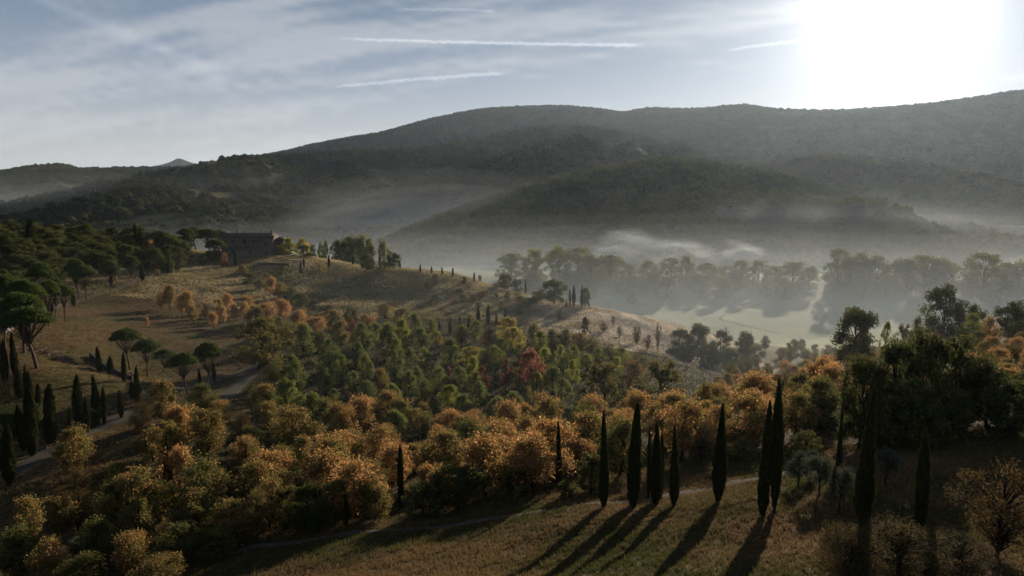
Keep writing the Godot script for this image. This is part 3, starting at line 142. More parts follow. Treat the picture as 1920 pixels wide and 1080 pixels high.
	["valley_tree","valley","tree","lower growth in the misty tree belt",["low misty bush in the valley belt right of the field gap", "low misty bush in the valley belt left of the field gap"],[[301.1,-472.7,8.5,8.8,0],[304.6,-534.3,10.8,11.4,0],[125.8,-489.3,8.7,10.3,1],[265.9,-516.8,8.3,8.8,0],[233.1,-513.9,7.5,7.0,0],[293.1,-515.0,8.5,8.9,0],[245.6,-494.2,12.5,12.3,0],[144.3,-479.3,12.9,13.3,1],[259.2,-488.2,8.3,9.5,0],[48.7,-461.8,13.0,16.4,1],[119.0,-482.3,11.2,12.9,1],[275.7,-477.0,13.1,16.7,0],[95.2,-502.2,11.9,11.8,1],[346.9,-489.0,10.6,11.0,0],[130.2,-459.3,13.6,17.0,1],[320.2,-503.2,7.2,9.2,0],[282.9,-496.0,10.5,12.1,0],[264.1,-497.5,9.5,8.8,0],[142.3,-524.5,12.6,13.9,1],[333.9,-475.2,12.4,13.0,0],[157.8,-485.3,8.1,8.1,1],[55.4,-533.8,12.4,15.0,1],[197.2,-501.8,8.0,7.8,1],[245.6,-507.4,9.8,12.0,0],[72.0,-465.1,7.4,9.5,1],[219.7,-461.9,13.2,17.0,0],[77.6,-471.5,13.0,14.3,1],[69.8,-532.6,12.9,13.5,1],[127.3,-500.6,9.7,11.9,1],[76.7,-489.4,7.4,8.4,1],[14.6,-480.3,12.3,13.8,1],[34.7,-473.0,13.4,12.8,1],[41.4,-481.8,9.4,9.3,1],[171.3,-467.1,13.2,13.9,1],[272.7,-524.1,11.0,11.5,0],[295.2,-460.1,12.3,12.5,0],[240.5,-470.2,13.2,14.4,0],[37.2,-518.7,9.4,8.8,1],[283.9,-459.0,8.4,8.3,0],[154.7,-532.8,7.5,9.7,1],[94.0,-486.7,12.5,15.6,1],[42.2,-509.4,10.2,9.5,1],[357.0,-486.1,11.9,14.2,0],[310.6,-506.3,9.4,9.7,0],[123.9,-514.5,13.1,16.4,1],[50.4,-500.2,8.2,10.3,1],[166.8,-453.1,12.7,14.8,1],[16.6,-526.3,14.0,15.1,1],[211.1,-484.5,10.4,12.8,0],[281.4,-486.3,12.8,13.2,0],[289.3,-474.0,10.6,10.3,0],[21.2,-463.7,9.6,11.6,1],[118.9,-455.3,10.0,10.7,1],[82.9,-480.1,10.3,11.4,1],[234.1,-530.4,13.6,16.0,0],[211.9,-469.5,11.2,11.3,0],[159.9,-462.4,8.3,8.4,1],[47.0,-453.1,7.9,9.4,1],[153.2,-507.9,11.9,13.5,1],[-5.2,-489.3,13.1,14.5,1],[9.1,-459.2,11.7,15.0,1],[233.8,-463.5,9.1,11.3,0],[360.9,-516.9,13.5,14.3,0],[70.6,-477.2,8.0,10.2,1],[169.3,-527.7,7.1,8.1,1],[162.3,-476.0,9.1,8.3,1],[310.0,-463.5,13.1,16.9,0],[182.7,-523.2,8.8,8.4,1],[311.1,-497.8,13.9,14.9,0],[350.2,-479.1,8.7,10.7,0]]],
	["valley_tree","valley","tree","",["yellowish tree standing in front of the misty belt", "low misty bush before the valley belt"],[[95.6,-455.0,13.8,18.9,0],[71.4,-440.0,7.6,9.4,1]]],
	["valley_tree","valley","tree","sunlit misty trees behind the villa",["sunlit misty tree in the hollow behind the villa"],[[-102.9,-400.0,19.0,7.4,0],[-101.9,-410.0,22.1,5.9,0],[-98.4,-420.0,24.5,10.2,0],[-93.6,-430.0,28.6,17.2,0],[-87.6,-432.0,30.2,15.4,0],[-83.4,-436.0,29.8,11.2,0],[-75.4,-440.0,31.2,11.3,0],[-105.9,-395.0,17.3,6.2,0],[-95.7,-425.0,23.1,12.1,0]]],
]
const TRACKS := {"drive_left": [[-68.85, -90.19], [-64.47, -93.88], [-65.3, -100.91], [-64.96, -108.2], [-63.11, -113.79], [-62.25, -119.66], [-63.04, -129.8], [-62.54, -139.53], [-60.93, -148.25], [-57.97, -155.11], [-56.13, -163.96], [-53.77, -167.16]], "drive_lower": [[-52.58, -132.16], [-53.78, -138.45], [-54.68, -144.85], [-55.31, -152.72], [-55.25, -160.61]], "track": [[-55.52, -78.15], [-53.77, -79.17], [-39.88, -69.13], [-30.81, -64.31], [-25.72, -66.51], [-20.14, -66.51], [-15.28, -67.37], [-9.96, -65.91], [-2.98, -65.82], [1.99, -66.0], [6.43, -65.74], [10.98, -66.42], [15.07, -69.31], [19.53, -70.49], [23.65, -71.86], [28.63, -73.74], [34.18, -76.46], [42.24, -82.4]]}
const FENCE_LINE := [[-110.75, -169.99], [-115.23, -184.87], [-122.3, -206.04], [-123.01, -214.18], [-122.67, -225.24], [-122.57, -238.71], [-122.13, -252.33], [-128.5, -280.15]]
const HILLS := [
	{"name": "hill_near_right", "crest": [[-135.6, 27.9, -700.0, 140], [-125.9, 37.1, -800.0, 220], [-102.7, 47.2, -900.0, 310], [-69.7, 60.6, -980.0, 390], [-15.3, 81.0, -1080.0, 490], [49.2, 100.0, -1160.0, 570], [140.0, 121.7, -1240.0, 650], [252.5, 136.6, -1280.0, 690], [331.4, 129.3, -1270.0, 680], [406.2, 113.1, -1250.0, 660], [481.6, 95.6, -1260.0, 600], [567.9, 69.2, -1250.0, 490], [647.8, 47.1, -1230.0, 370], [710.7, 26.2, -1200.0, 240], [739.7, 16.2, -1150.0, 150]], "back": 400, "floor": 29, "noise": 0.11, "tree": 8, "n": 34000, "tint": 0},
	{"name": "hill_right", "crest": [[510.3, 113.3, -1900.0, 450], [616.7, 135.9, -1900.0, 500], [677.9, 152.9, -1850.0, 500], [760.5, 160.3, -1800.0, 500], [888.3, 144.0, -1750.0, 500], [1008.2, 125.0, -1700.0, 470], [1097.4, 98.8, -1650.0, 430], [1237.1, 69.7, -1600.0, 400], [1367.1, 39.9, -1550.0, 350]], "back": 500, "floor": 29, "noise": 0.08, "tree": 9, "n": 16000, "tint": 1},
	{"name": "hill_middle", "crest": [[-999.7, 5.9, -1400.0, 500], [-961.6, 25.9, -1500.0, 640], [-890.6, 53.6, -1650.0, 850], [-846.9, 98.7, -1900.0, 1120], [-755.7, 139.6, -2100.0, 1340], [-633.7, 176.9, -2250.0, 1510], [-436.8, 194.5, -2300.0, 1560], [-264.4, 204.7, -2350.0, 1590], [-101.1, 238.5, -2400.0, 1580], [68.6, 273.4, -2450.0, 1550], [205.9, 278.4, -2450.0, 1450], [326.3, 261.6, -2450.0, 1350], [447.2, 232.9, -2450.0, 1250], [625.2, 182.0, -2400.0, 1100], [796.1, 124.1, -2300.0, 900]], "back": 700, "floor": 29, "noise": 0.16, "tree": 9, "n": 60000, "tint": 2},
	{"name": "hill_left", "crest": [[-2141.1, 91.2, -2500.0, 1200], [-1873.1, 115.8, -2500.0, 1300], [-1695.1, 129.7, -2500.0, 1350], [-1588.1, 141.9, -2500.0, 1350], [-1507.3, 157.6, -2500.0, 1350], [-1475.5, 146.3, -2550.0, 1400], [-1302.5, 149.1, -2600.0, 1400], [-1104.7, 154.7, -2700.0, 1400], [-908.3, 164.5, -2800.0, 1300]], "back": 600, "floor": 29, "noise": 0.1, "tree": 9, "n": 26000, "tint": 2},
	{"name": "mountain_ridge", "crest": [[-1637.0, 175.5, -4000.0, 1300], [-1437.3, 217.2, -4000.0, 1400], [-1124.9, 278.3, -4000.0, 1450], [-870.2, 330.8, -4000.0, 1500], [-672.9, 363.8, -4000.0, 1500], [-447.7, 424.2, -4000.0, 1500], [-167.5, 478.9, -4000.0, 1500], [111.6, 495.3, -4000.0, 1500], [275.6, 490.3, -3950.0, 1500], [435.6, 472.1, -3900.0, 1500], [572.0, 456.1, -3900.0, 1500], [685.2, 470.0, -3850.0, 1500], [901.9, 462.6, -3800.0, 1500], [1109.9, 470.7, -3700.0, 1450], [1265.6, 453.0, -3700.0, 1500], [1483.1, 436.1, -3600.0, 1450], [1685.5, 438.7, -3500.0, 1450], [1873.2, 447.6, -3400.0, 1450], [2045.5, 468.8, -3300.0, 1400], [2137.4, 479.3, -3200.0, 1350], [2349.2, 484.2, -3100.0, 1300], [2691.9, 461.7, -3000.0, 1300]], "back": 900, "floor": 29, "noise": 0.07, "tree": 11, "n": 130000, "tint": 3},
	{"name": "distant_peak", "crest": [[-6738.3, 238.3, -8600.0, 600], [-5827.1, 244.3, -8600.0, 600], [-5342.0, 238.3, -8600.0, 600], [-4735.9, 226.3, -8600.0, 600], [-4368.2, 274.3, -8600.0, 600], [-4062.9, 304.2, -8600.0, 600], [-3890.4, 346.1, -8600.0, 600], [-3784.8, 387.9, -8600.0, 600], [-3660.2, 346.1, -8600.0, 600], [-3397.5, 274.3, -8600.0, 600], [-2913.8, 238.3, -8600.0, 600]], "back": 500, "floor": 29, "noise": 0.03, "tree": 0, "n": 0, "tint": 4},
]

const EYE := Vector3(0, 100, 0)
const EXPOSURE := 2.6
const SUN_AZIMUTH := 0.4590      # radians right of straight ahead
const SUN_HEIGHT := 0.196
var sun_way: Vector3
var rng := RandomNumberGenerator.new()
var soft := FastNoiseLite.new()
var patch := FastNoiseLite.new()
var taken := {}
var gx := PackedFloat32Array()
var gz := PackedFloat32Array()
var gy := PackedFloat32Array()
var protos := {}
var shared := {}

# ------------------------------------------------------------------ naming
func numbered(called: String) -> String:
	var n: int = taken.get(called, 0)
	taken[called] = n + 1
	return called if n == 0 else "%s_%03d" % [called, n]

func tag(o: Node3D, label := "", category := "", group := "", kind := "") -> void:
	if label: o.set_meta("label", label)
	if category: o.set_meta("category", category)
	if group: o.set_meta("group", group)
	if kind: o.set_meta("kind", kind)

func base(called: String, where: Vector3, turn := 0.0) -> Node3D:
	var o := Node3D.new()
	o.name = numbered(called)
	add_child(o)
	o.position = where
	o.rotation.y = turn
	return o

func part(parent: Node3D, called: String, mesh: Mesh, material: Material) -> MeshInstance3D:
	var o := MeshInstance3D.new()
	o.name = called
	o.mesh = mesh
	o.material_override = material
	parent.add_child(o, true)
	return o

func top(called: String, mesh: Mesh, material: Material) -> MeshInstance3D:
	var o := MeshInstance3D.new()
	o.name = numbered(called)
	o.mesh = mesh
	o.material_override = material
	add_child(o)
	return o

# ------------------------------------------------------------------ materials
func lin(r: float, g: float, b: float) -> Color:
	return Color(r, g, b).linear_to_srgb()

func noise_texture(freq: float, low: float, high: float, seed_: int, octaves := 5) -> NoiseTexture2D:
	var n := FastNoiseLite.new()
	n.noise_type = FastNoiseLite.TYPE_SIMPLEX
	n.frequency = freq
	n.fractal_octaves = octaves
	n.seed = seed_
	var ramp := Gradient.new()
	ramp.set_color(0, Color(low, low, low))
	ramp.set_color(1, Color(high, high, high))
	var t := NoiseTexture2D.new()
	t.width = 512
	t.height = 512
	t.seamless = true
	t.noise = n
	t.color_ramp = ramp
	return t

func earth(scale: float, low := 0.62, seed_ := 3, tint := Color.WHITE) -> StandardMaterial3D:
	var m := StandardMaterial3D.new()
	m.albedo_color = tint
	m.vertex_color_use_as_albedo = true
	m.albedo_texture = noise_texture(0.02, low, 1.0, seed_)
	m.uv1_triplanar = true
	m.uv1_world_triplanar = true
	m.uv1_scale = Vector3.ONE * scale
	m.roughness = 1.0
	m.metallic_specular = 0.1
	return m

func plain(c: Color, rough := 0.9, tex_scale := 0.0) -> StandardMaterial3D:
	var m := StandardMaterial3D.new()
	m.albedo_color = c
	m.roughness = rough
	m.metallic_specular = 0.25
	if tex_scale > 0.0:
		m.albedo_texture = shared_noise()
		m.uv1_triplanar = true
		m.uv1_scale = Vector3.ONE * tex_scale
	return m

func shared_noise() -> Texture2D:
	if not shared.has("noise"):
		shared["noise"] = noise_texture(0.03, 0.55, 1.0, 21)
	return shared["noise"]

func leafy(through: float) -> StandardMaterial3D:
	var key := "leaf%.2f" % through
	if not shared.has(key):
		var m := StandardMaterial3D.new()
		m.vertex_color_use_as_albedo = true
		m.roughness = 0.85
		m.metallic_specular = 0.12
		m.cull_mode = BaseMaterial3D.CULL_DISABLED
		m.backlight_enabled = true
		m.backlight = Color(through, through, through).linear_to_srgb()
		shared[key] = m
	return shared[key]

func bark(c: Color) -> StandardMaterial3D:
	var key := "bark" + str(c)
	if not shared.has(key):
		shared[key] = plain(c, 0.95, 3.0)
	return shared[key]

# ------------------------------------------------------------------ relief
func relief(x: float, z: float) -> float:
	var a := x * 0.01
	var b := z * 0.01
	var v: float = RELIEF_PLANE[0] + RELIEF_PLANE[1] * a + RELIEF_PLANE[2] * b
	var n := relief_xs.size()
	for i in n:
		var dx := a - relief_xs[i]
		var dz := b - relief_zs[i]
		var r2 := dx * dx + dz * dz
		v += relief_ws[i] * r2 * log(r2 + 1e-4)
	var d := sqrt(x * x + z * z)
	var t := smoothstep(640.0, 900.0, d)
	v = maxf(lerpf(v, -70.0, t), -71.0)
	# small unevenness of the ground itself
	var rough := 0.55 * soft.get_noise_2d(x * 1.6, z * 1.6) + 0.16 * soft.get_noise_2d(x * 9.0 + 40.0, z * 9.0)
	return 100.0 + v + rough * (1.0 - 0.8 * t)

var relief_xs := PackedFloat32Array()
var relief_zs := PackedFloat32Array()
var relief_ws := PackedFloat32Array()

func stations(steps: Array) -> PackedFloat32Array:
	var out := PackedFloat32Array()
	var at: float = steps[0]
	out.append(at)
	for k in range(1, steps.size(), 2):
		var n := int(ceil((steps[k] - at) / steps[k + 1]))
		var w: float = (steps[k] - at) / n
		for i in n:
			out.append(at + w * (i + 1))
		at = steps[k]
	return out

func find_cell(a: PackedFloat32Array, v: float) -> int:
	return clampi(a.bsearch(v, true) - 1, 0, a.size() - 2)

func ground_y(x: float, z: float) -> float:
	var i := find_cell(gx, x)
	var j := find_cell(gz, z)
	var u := clampf((x - gx[i]) / (gx[i + 1] - gx[i]), 0, 1)
	var v := clampf((z - gz[j]) / (gz[j + 1] - gz[j]), 0, 1)
	var w := gx.size()
	var a := gy[j * w + i]
	var b := gy[j * w + i + 1]
	var c := gy[(j + 1) * w + i]
	var d := gy[(j + 1) * w + i + 1]
	if u + v <= 1.0:
		return a + (b - a) * u + (c - a) * v
	return d + (c - d) * (1.0 - u) + (b - d) * (1.0 - v)

func box_weight(x: float, z: float, x0: float, x1: float, z0: float, z1: float, edge: float) -> float:
	return smoothstep(x0 - edge, x0 + edge, x) * (1.0 - smoothstep(x1 - edge, x1 + edge, x)) * smoothstep(z0 - edge, z0 + edge, z) * (1.0 - smoothstep(z1 - edge, z1 + edge, z))

func cover(x: float, z: float, y: float) -> Color:
	# what grows or lies on the ground: litter under the trees, lawn, straw meadows, the frosted slope and the valley pasture
	var wob := 9.0 * patch.get_noise_2d(x * 1.3, z * 1.3)
	var a := patch.get_noise_2d(x * 2.2, z * 2.2)
	var b := patch.get_noise_2d(x * 7.0 + 90.0, z * 7.0)
	var c := Color(0.055, 0.044, 0.022).lerp(Color(0.042, 0.046, 0.018), clampf(0.5 + a * 1.5, 0, 1))
	var lawn := Color(0.082, 0.060, 0.030).lerp(Color(0.050, 0.052, 0.018), clampf(0.45 + a * 1.8 + b * 0.6, 0, 1))
	lawn = lawn.lerp(Color(0.108, 0.066, 0.036), clampf(b * 1.6, 0, 0.7))
	c = c.lerp(lawn, box_weight(x + wob * 0.3, z + wob * 0.3, -45, 140, -92 + x * 0.12, 200, 4.0))
	var straw := Color(0.20, 0.158, 0.088).lerp(Color(0.125, 0.11, 0.052), clampf(0.5 + a * 1.6, 0, 1)).lerp(Color(0.17, 0.14, 0.085), clampf(b * 1.4, 0, 0.8))
	c = c.lerp(straw, box_weight(x + wob, z + wob, -160, 22, -345, -232, 9.0))
	var tan := Color(0.098, 0.066, 0.034).lerp(Color(0.070, 0.062, 0.026), clampf(0.4 + a * 1.7, 0, 1))
	c = c.lerp(tan, box_weight(x + wob * 0.5, z + wob * 0.5, -330, -62, -262, -116, 6.0))
	c = c.lerp(Color(0.10, 0.105, 0.03), 0.8 * box_weight(x + wob * 0.4, z + wob * 0.4, -112, -82, -300, -262, 5.0))
	c = c.lerp(tan, box_weight(x, z, -90, -47, -116, -76, 4.0) * 0.8)
	var frost := Color(0.44, 0.40, 0.33).lerp(Color(0.22, 0.185, 0.125), clampf(0.35 + a * 1.5 + b, 0, 1))
	c = c.lerp(frost, box_weight(x + wob * 0.5, z + wob * 0.5, 8, 76, -285, -206, 7.0))
	var pasture := Color(0.17, 0.22, 0.13).lerp(Color(0.22, 0.255, 0.175), clampf(0.5 + a, 0, 1))
	var strip := floorf((x * 0.8 + z * 0.6) / 46.0) * 7.3 + floorf((z * 0.8 - x * 0.6) / 120.0) * 3.1
	pasture = pasture * (0.86 + 0.28 * absf(sin(strip)))
	c = c.lerp(pasture, smoothstep(40.0, 33.0, y + wob * 0.2))
	return c * (1.0 + 0.25 * b)

func make_ground() -> void:
	for i in range(0, RELIEF.size(), 3):
		relief_xs.append(RELIEF[i])
		relief_zs.append(RELIEF[i + 1])
		relief_ws.append(0.5 * RELIEF[i + 2])
	gx = stations([-9500.0, -2500.0, 1000.0, -900.0, 200.0, -320.0, 18.0, -130.0, 4.5, -70.0, 2.4, 70.0, 1.5, 130.0, 2.6, 320.0, 7.0, 900.0, 25.0, 2500.0, 200.0, 9500.0, 1000.0])
	gz = stations([-12000.0, -2000.0, 1000.0, -1000.0, 120.0, -620.0, 25.0, -345.0, 9.0, -200.0, 3.0, -120.0, 2.2, -36.0, 1.2, 20.0, 6.0, 200.0, 30.0, 600.0, 200.0])
	var w := gx.size()
	var hgt := gz.size()
	gy.resize(w * hgt)
	var v := PackedVector3Array()
	var col := PackedColorArray()
	v.resize(w * hgt)
	col.resize(w * hgt)
	for j in hgt:
		for i in w:
			var x := gx[i]
			var z := gz[j]
			var y := relief(x, z) if absf(x) < 950.0 and z > -950.0 else 30.0
			gy[j * w + i] = y
			v[j * w + i] = Vector3(x, y, z)
			col[j * w + i] = cover(x, z, y)
	var idx := PackedInt32Array()
	idx.resize((w - 1) * (hgt - 1) * 6)
	var k := 0
	for j in hgt - 1:
		for i in w - 1:
			var p := j * w + i
			for q in [p, p + 1, p + w, p + 1, p + w + 1, p + w]:
				idx[k] = q
				k += 1
	var m := grid_mesh(v, col, idx)
	var o := top("ground", m, earth(0.09, 0.5))
	tag(o, "", "", "", "structure")
	print("ground ", w * hgt, " ", Time.get_ticks_msec())

func grid_mesh(v: PackedVector3Array, col: PackedColorArray, idx: PackedInt32Array) -> ArrayMesh:
	var nor := PackedVector3Array()
	nor.resize(v.size())
	for k in range(0, idx.size(), 3):
		var a := v[idx[k]]
		var n := (v[idx[k + 2]] - a).cross(v[idx[k + 1]] - a)
		for q in 3:
			nor[idx[k + q]] += n
	for i in nor.size():
		nor[i] = nor[i].normalized()
	var arr := []
	arr.resize(Mesh.ARRAY_MAX)
	arr[Mesh.ARRAY_VERTEX] = v
	arr[Mesh.ARRAY_NORMAL] = nor
	if col.size(): arr[Mesh.ARRAY_COLOR] = col
	arr[Mesh.ARRAY_INDEX] = idx
	var m := ArrayMesh.new()
	m.add_surface_from_arrays(Mesh.PRIMITIVE_TRIANGLES, arr)
	return m

# ------------------------------------------------------------------ mesh pieces
class Pile:
	var v := PackedVector3Array()
	var c := PackedColorArray()
	func tri(a: Vector3, b: Vector3, d: Vector3, col: Color) -> void:
		v.append(a); v.append(b); v.append(d)
		c.append(col); c.append(col); c.append(col)
	func leaf(at: Vector3, along: Vector3, across: Vector3, col: Color) -> void:
		# a small pointed leaf or leaf cluster, slightly folded
		var p := at - along
		var q := at + along
		var l := at + across
		var r := at - across
		tri(p, l, q, col)
		tri(p, q, r, col)
	func quad(a: Vector3, b: Vector3, d: Vector3, e: Vector3, col: Color) -> void:
		tri(a, b, d, col)
		tri(a, d, e, col)
	func box(at: Vector3, size: Vector3, col := Color.WHITE) -> void:
		var h := size * 0.5
		var p := []
		for i in 8:
			p.append(at + Vector3(h.x if i & 1 else -h.x, h.y if i & 2 else -h.y, h.z if i & 4 else -h.z))
		for f in [[0, 2, 3, 1], [5, 7, 6, 4], [4, 6, 2, 0], [1, 3, 7, 5], [2, 6, 7, 3], [4, 0, 1, 5]]:
			quad(p[f[0]], p[f[1]], p[f[2]], p[f[3]], col)
	func tube(pts: Array, radii: Array, sides: int, col := Color.WHITE) -> void:
		var rings := []
		for i in pts.size():
			var dir: Vector3 = (pts[mini(i + 1, pts.size() - 1)] - pts[maxi(i - 1, 0)]).normalized()
			var s := dir.cross(Vector3(0.31, 0.2, 0.93)).normalized()
			var t := dir.cross(s)
			var ring := []
			for k in sides:
				var a := TAU * k / sides
				ring.append(pts[i] + (s * cos(a) + t * sin(a)) * radii[i])
			rings.append(ring)
		for i in pts.size() - 1:
			for k in sides:
				var n := (k + 1) % sides
				quad(rings[i][k], rings[i + 1][k], rings[i + 1][n], rings[i][n], col)
	func mesh() -> ArrayMesh:
		var arr := []
		arr.resize(Mesh.ARRAY_MAX)
		arr[Mesh.ARRAY_VERTEX] = v
		arr[Mesh.ARRAY_COLOR] = c
		var m := ArrayMesh.new()
		m.add_surface_from_arrays(Mesh.PRIMITIVE_TRIANGLES, arr)
		return m

func rand_dir() -> Vector3:
	var z := rng.randf_range(-1, 1)
	var a := rng.randf_range(0, TAU)
	var r := sqrt(1 - z * z)
	return Vector3(r * cos(a), z, r * sin(a))

func pick(pal: Array, t: float) -> Color:
	var f := clampf(t, 0, 0.999) * (pal.size() - 1)
	var i := int(f)
	return (pal[i] as Color).lerp(pal[i + 1], f - i)

# ------------------------------------------------------------------ plants
const PAL := {
	"orange": [Color(0.066, 0.074, 0.026), Color(0.12, 0.105, 0.036), Color(0.21, 0.130, 0.050), Color(0.33, 0.150, 0.070), Color(0.32, 0.20, 0.072)],
	"mixed": [Color(0.042, 0.054, 0.02), Color(0.062, 0.071, 0.023), Color(0.088, 0.088, 0.028), Color(0.14, 0.105, 0.036), Color(0.25, 0.135, 0.055)],
	"green": [Color(0.058, 0.073, 0.025), Color(0.105, 0.122, 0.037), Color(0.18, 0.185, 0.052)],
	"lime": [Color(0.085, 0.10, 0.02), Color(0.15, 0.165, 0.03), Color(0.21, 0.20, 0.035)],
	"yellow": [Color(0.10, 0.10, 0.025), Color(0.20, 0.165, 0.035), Color(0.29, 0.23, 0.05)],
	"red": [Color(0.10, 0.055, 0.03), Color(0.17, 0.065, 0.045), Color(0.23, 0.10, 0.07)],
	"darkred": [Color(0.07, 0.028, 0.02), Color(0.11, 0.04, 0.028), Color(0.08, 0.055, 0.02)],
	"oak": [Color(0.030, 0.038, 0.014), Color(0.048, 0.056, 0.019), Color(0.075, 0.074, 0.025)],
	"brown": [Color(0.055, 0.058, 0.02), Color(0.09, 0.084, 0.028), Color(0.14, 0.105, 0.034)],
	"valley": [Color(0.06, 0.07, 0.024), Color(0.10, 0.11, 0.034), Color(0.155, 0.155, 0.046)],
	"olive": [Color(0.034, 0.040, 0.024), Color(0.046, 0.054, 0.036), Color(0.064, 0.072, 0.05)],
	"shrub_green": [Color(0.03, 0.038, 0.014), Color(0.05, 0.058, 0.02), Color(0.08, 0.075, 0.024)],
	"shrub_rust": [Color(0.06, 0.05, 0.02), Color(0.12, 0.07, 0.028), Color(0.19, 0.09, 0.035)],
	"sparse": [Color(0.05, 0.045, 0.02), Color(0.075, 0.052, 0.022), Color(0.12, 0.066, 0.026), Color(0.12, 0.11, 0.03)],
	"twiggy": [Color(0.04, 0.04, 0.016), Color(0.055, 0.045, 0.018), Color(0.075, 0.048, 0.02), Color(0.10, 0.085, 0.022)],
	"conifer": [Color(0.02, 0.028, 0.013), Color(0.035, 0.045, 0.02)],
}
# crown outline (bottom, then radius at five heights), leaves, leaf size, clumps, clump radius, light let through
const FORM := {
	"orange": [0.12, [0.6, 0.93, 1.0, 0.84, 0.46], 7000, 0.0185, 48, 0.18, 1.0, 6],
	"mixed": [0.10, [0.62, 0.95, 1.0, 0.82, 0.42], 7000, 0.0185, 46, 0.18, 0.9, 6],
	"green": [0.08, [0.75, 1.0, 0.9, 0.64, 0.26], 5000, 0.021, 60, 0.13, 0.8, 5],
	"lime": [0.10, [0.7, 1.0, 0.9, 0.66, 0.26], 4600, 0.021, 54, 0.13, 1.0, 3],
	"yellow": [0.14, [0.6, 0.95, 1.0, 0.78, 0.36], 2800, 0.028, 38, 0.13, 1.0, 2],
	"red": [0.2, [0.55, 0.92, 1.0, 0.8, 0.36], 3000, 0.026, 40, 0.13, 0.95, 2],
	"darkred": [0.15, [0.7, 1.0, 0.9, 0.66, 0.3], 2600, 0.027, 36, 0.13, 0.8, 2],
	"oak": [0.06, [0.72, 0.96, 1.0, 0.88, 0.55], 9000, 0.020, 70, 0.14, 0.75, 4],
	"brown": [0.1, [0.7, 0.98, 1.0, 0.84, 0.46], 5200, 0.021, 60, 0.12, 0.75, 3],
	"valley": [0.0, [0.8, 0.98, 1.0, 0.86, 0.5], 6500, 0.02, 80, 0.11, 0.9, 4],
	"olive": [0.26, [0.6, 0.95, 1.0, 0.85, 0.5], 6000, 0.017, 34, 0.18, 0.5, 2],
	"shrub_green": [0.0, [0.9, 1.0, 0.95, 0.75, 0.4], 2600, 0.03, 34, 0.16, 0.7, 3],
	"shrub_rust": [0.0, [0.9, 1.0, 0.95, 0.75, 0.4], 2000, 0.032, 30, 0.16, 0.8, 3],
	"sparse": [0.10, [0.45, 0.8, 1.0, 0.95, 0.65], 8000, 0.0105, 66, 0.15, 0.5, 3],
	"twiggy": [0.0, [0.85, 1.0, 1.0, 0.9, 0.65], 15000, 0.009, 110, 0.17, 0.6, 3],
	"conifer": [0.06, [1.0, 0.85, 0.62, 0.38, 0.12], 2600, 0.026, 44, 0.1, 0.4, 1],
}

func outline(r: Array, t: float) -> float:
	var f := clampf(t, 0, 0.999) * (r.size() - 1)
	var i := int(f)
	return lerpf(r[i], r[i + 1], smoothstep(0, 1, f - i))

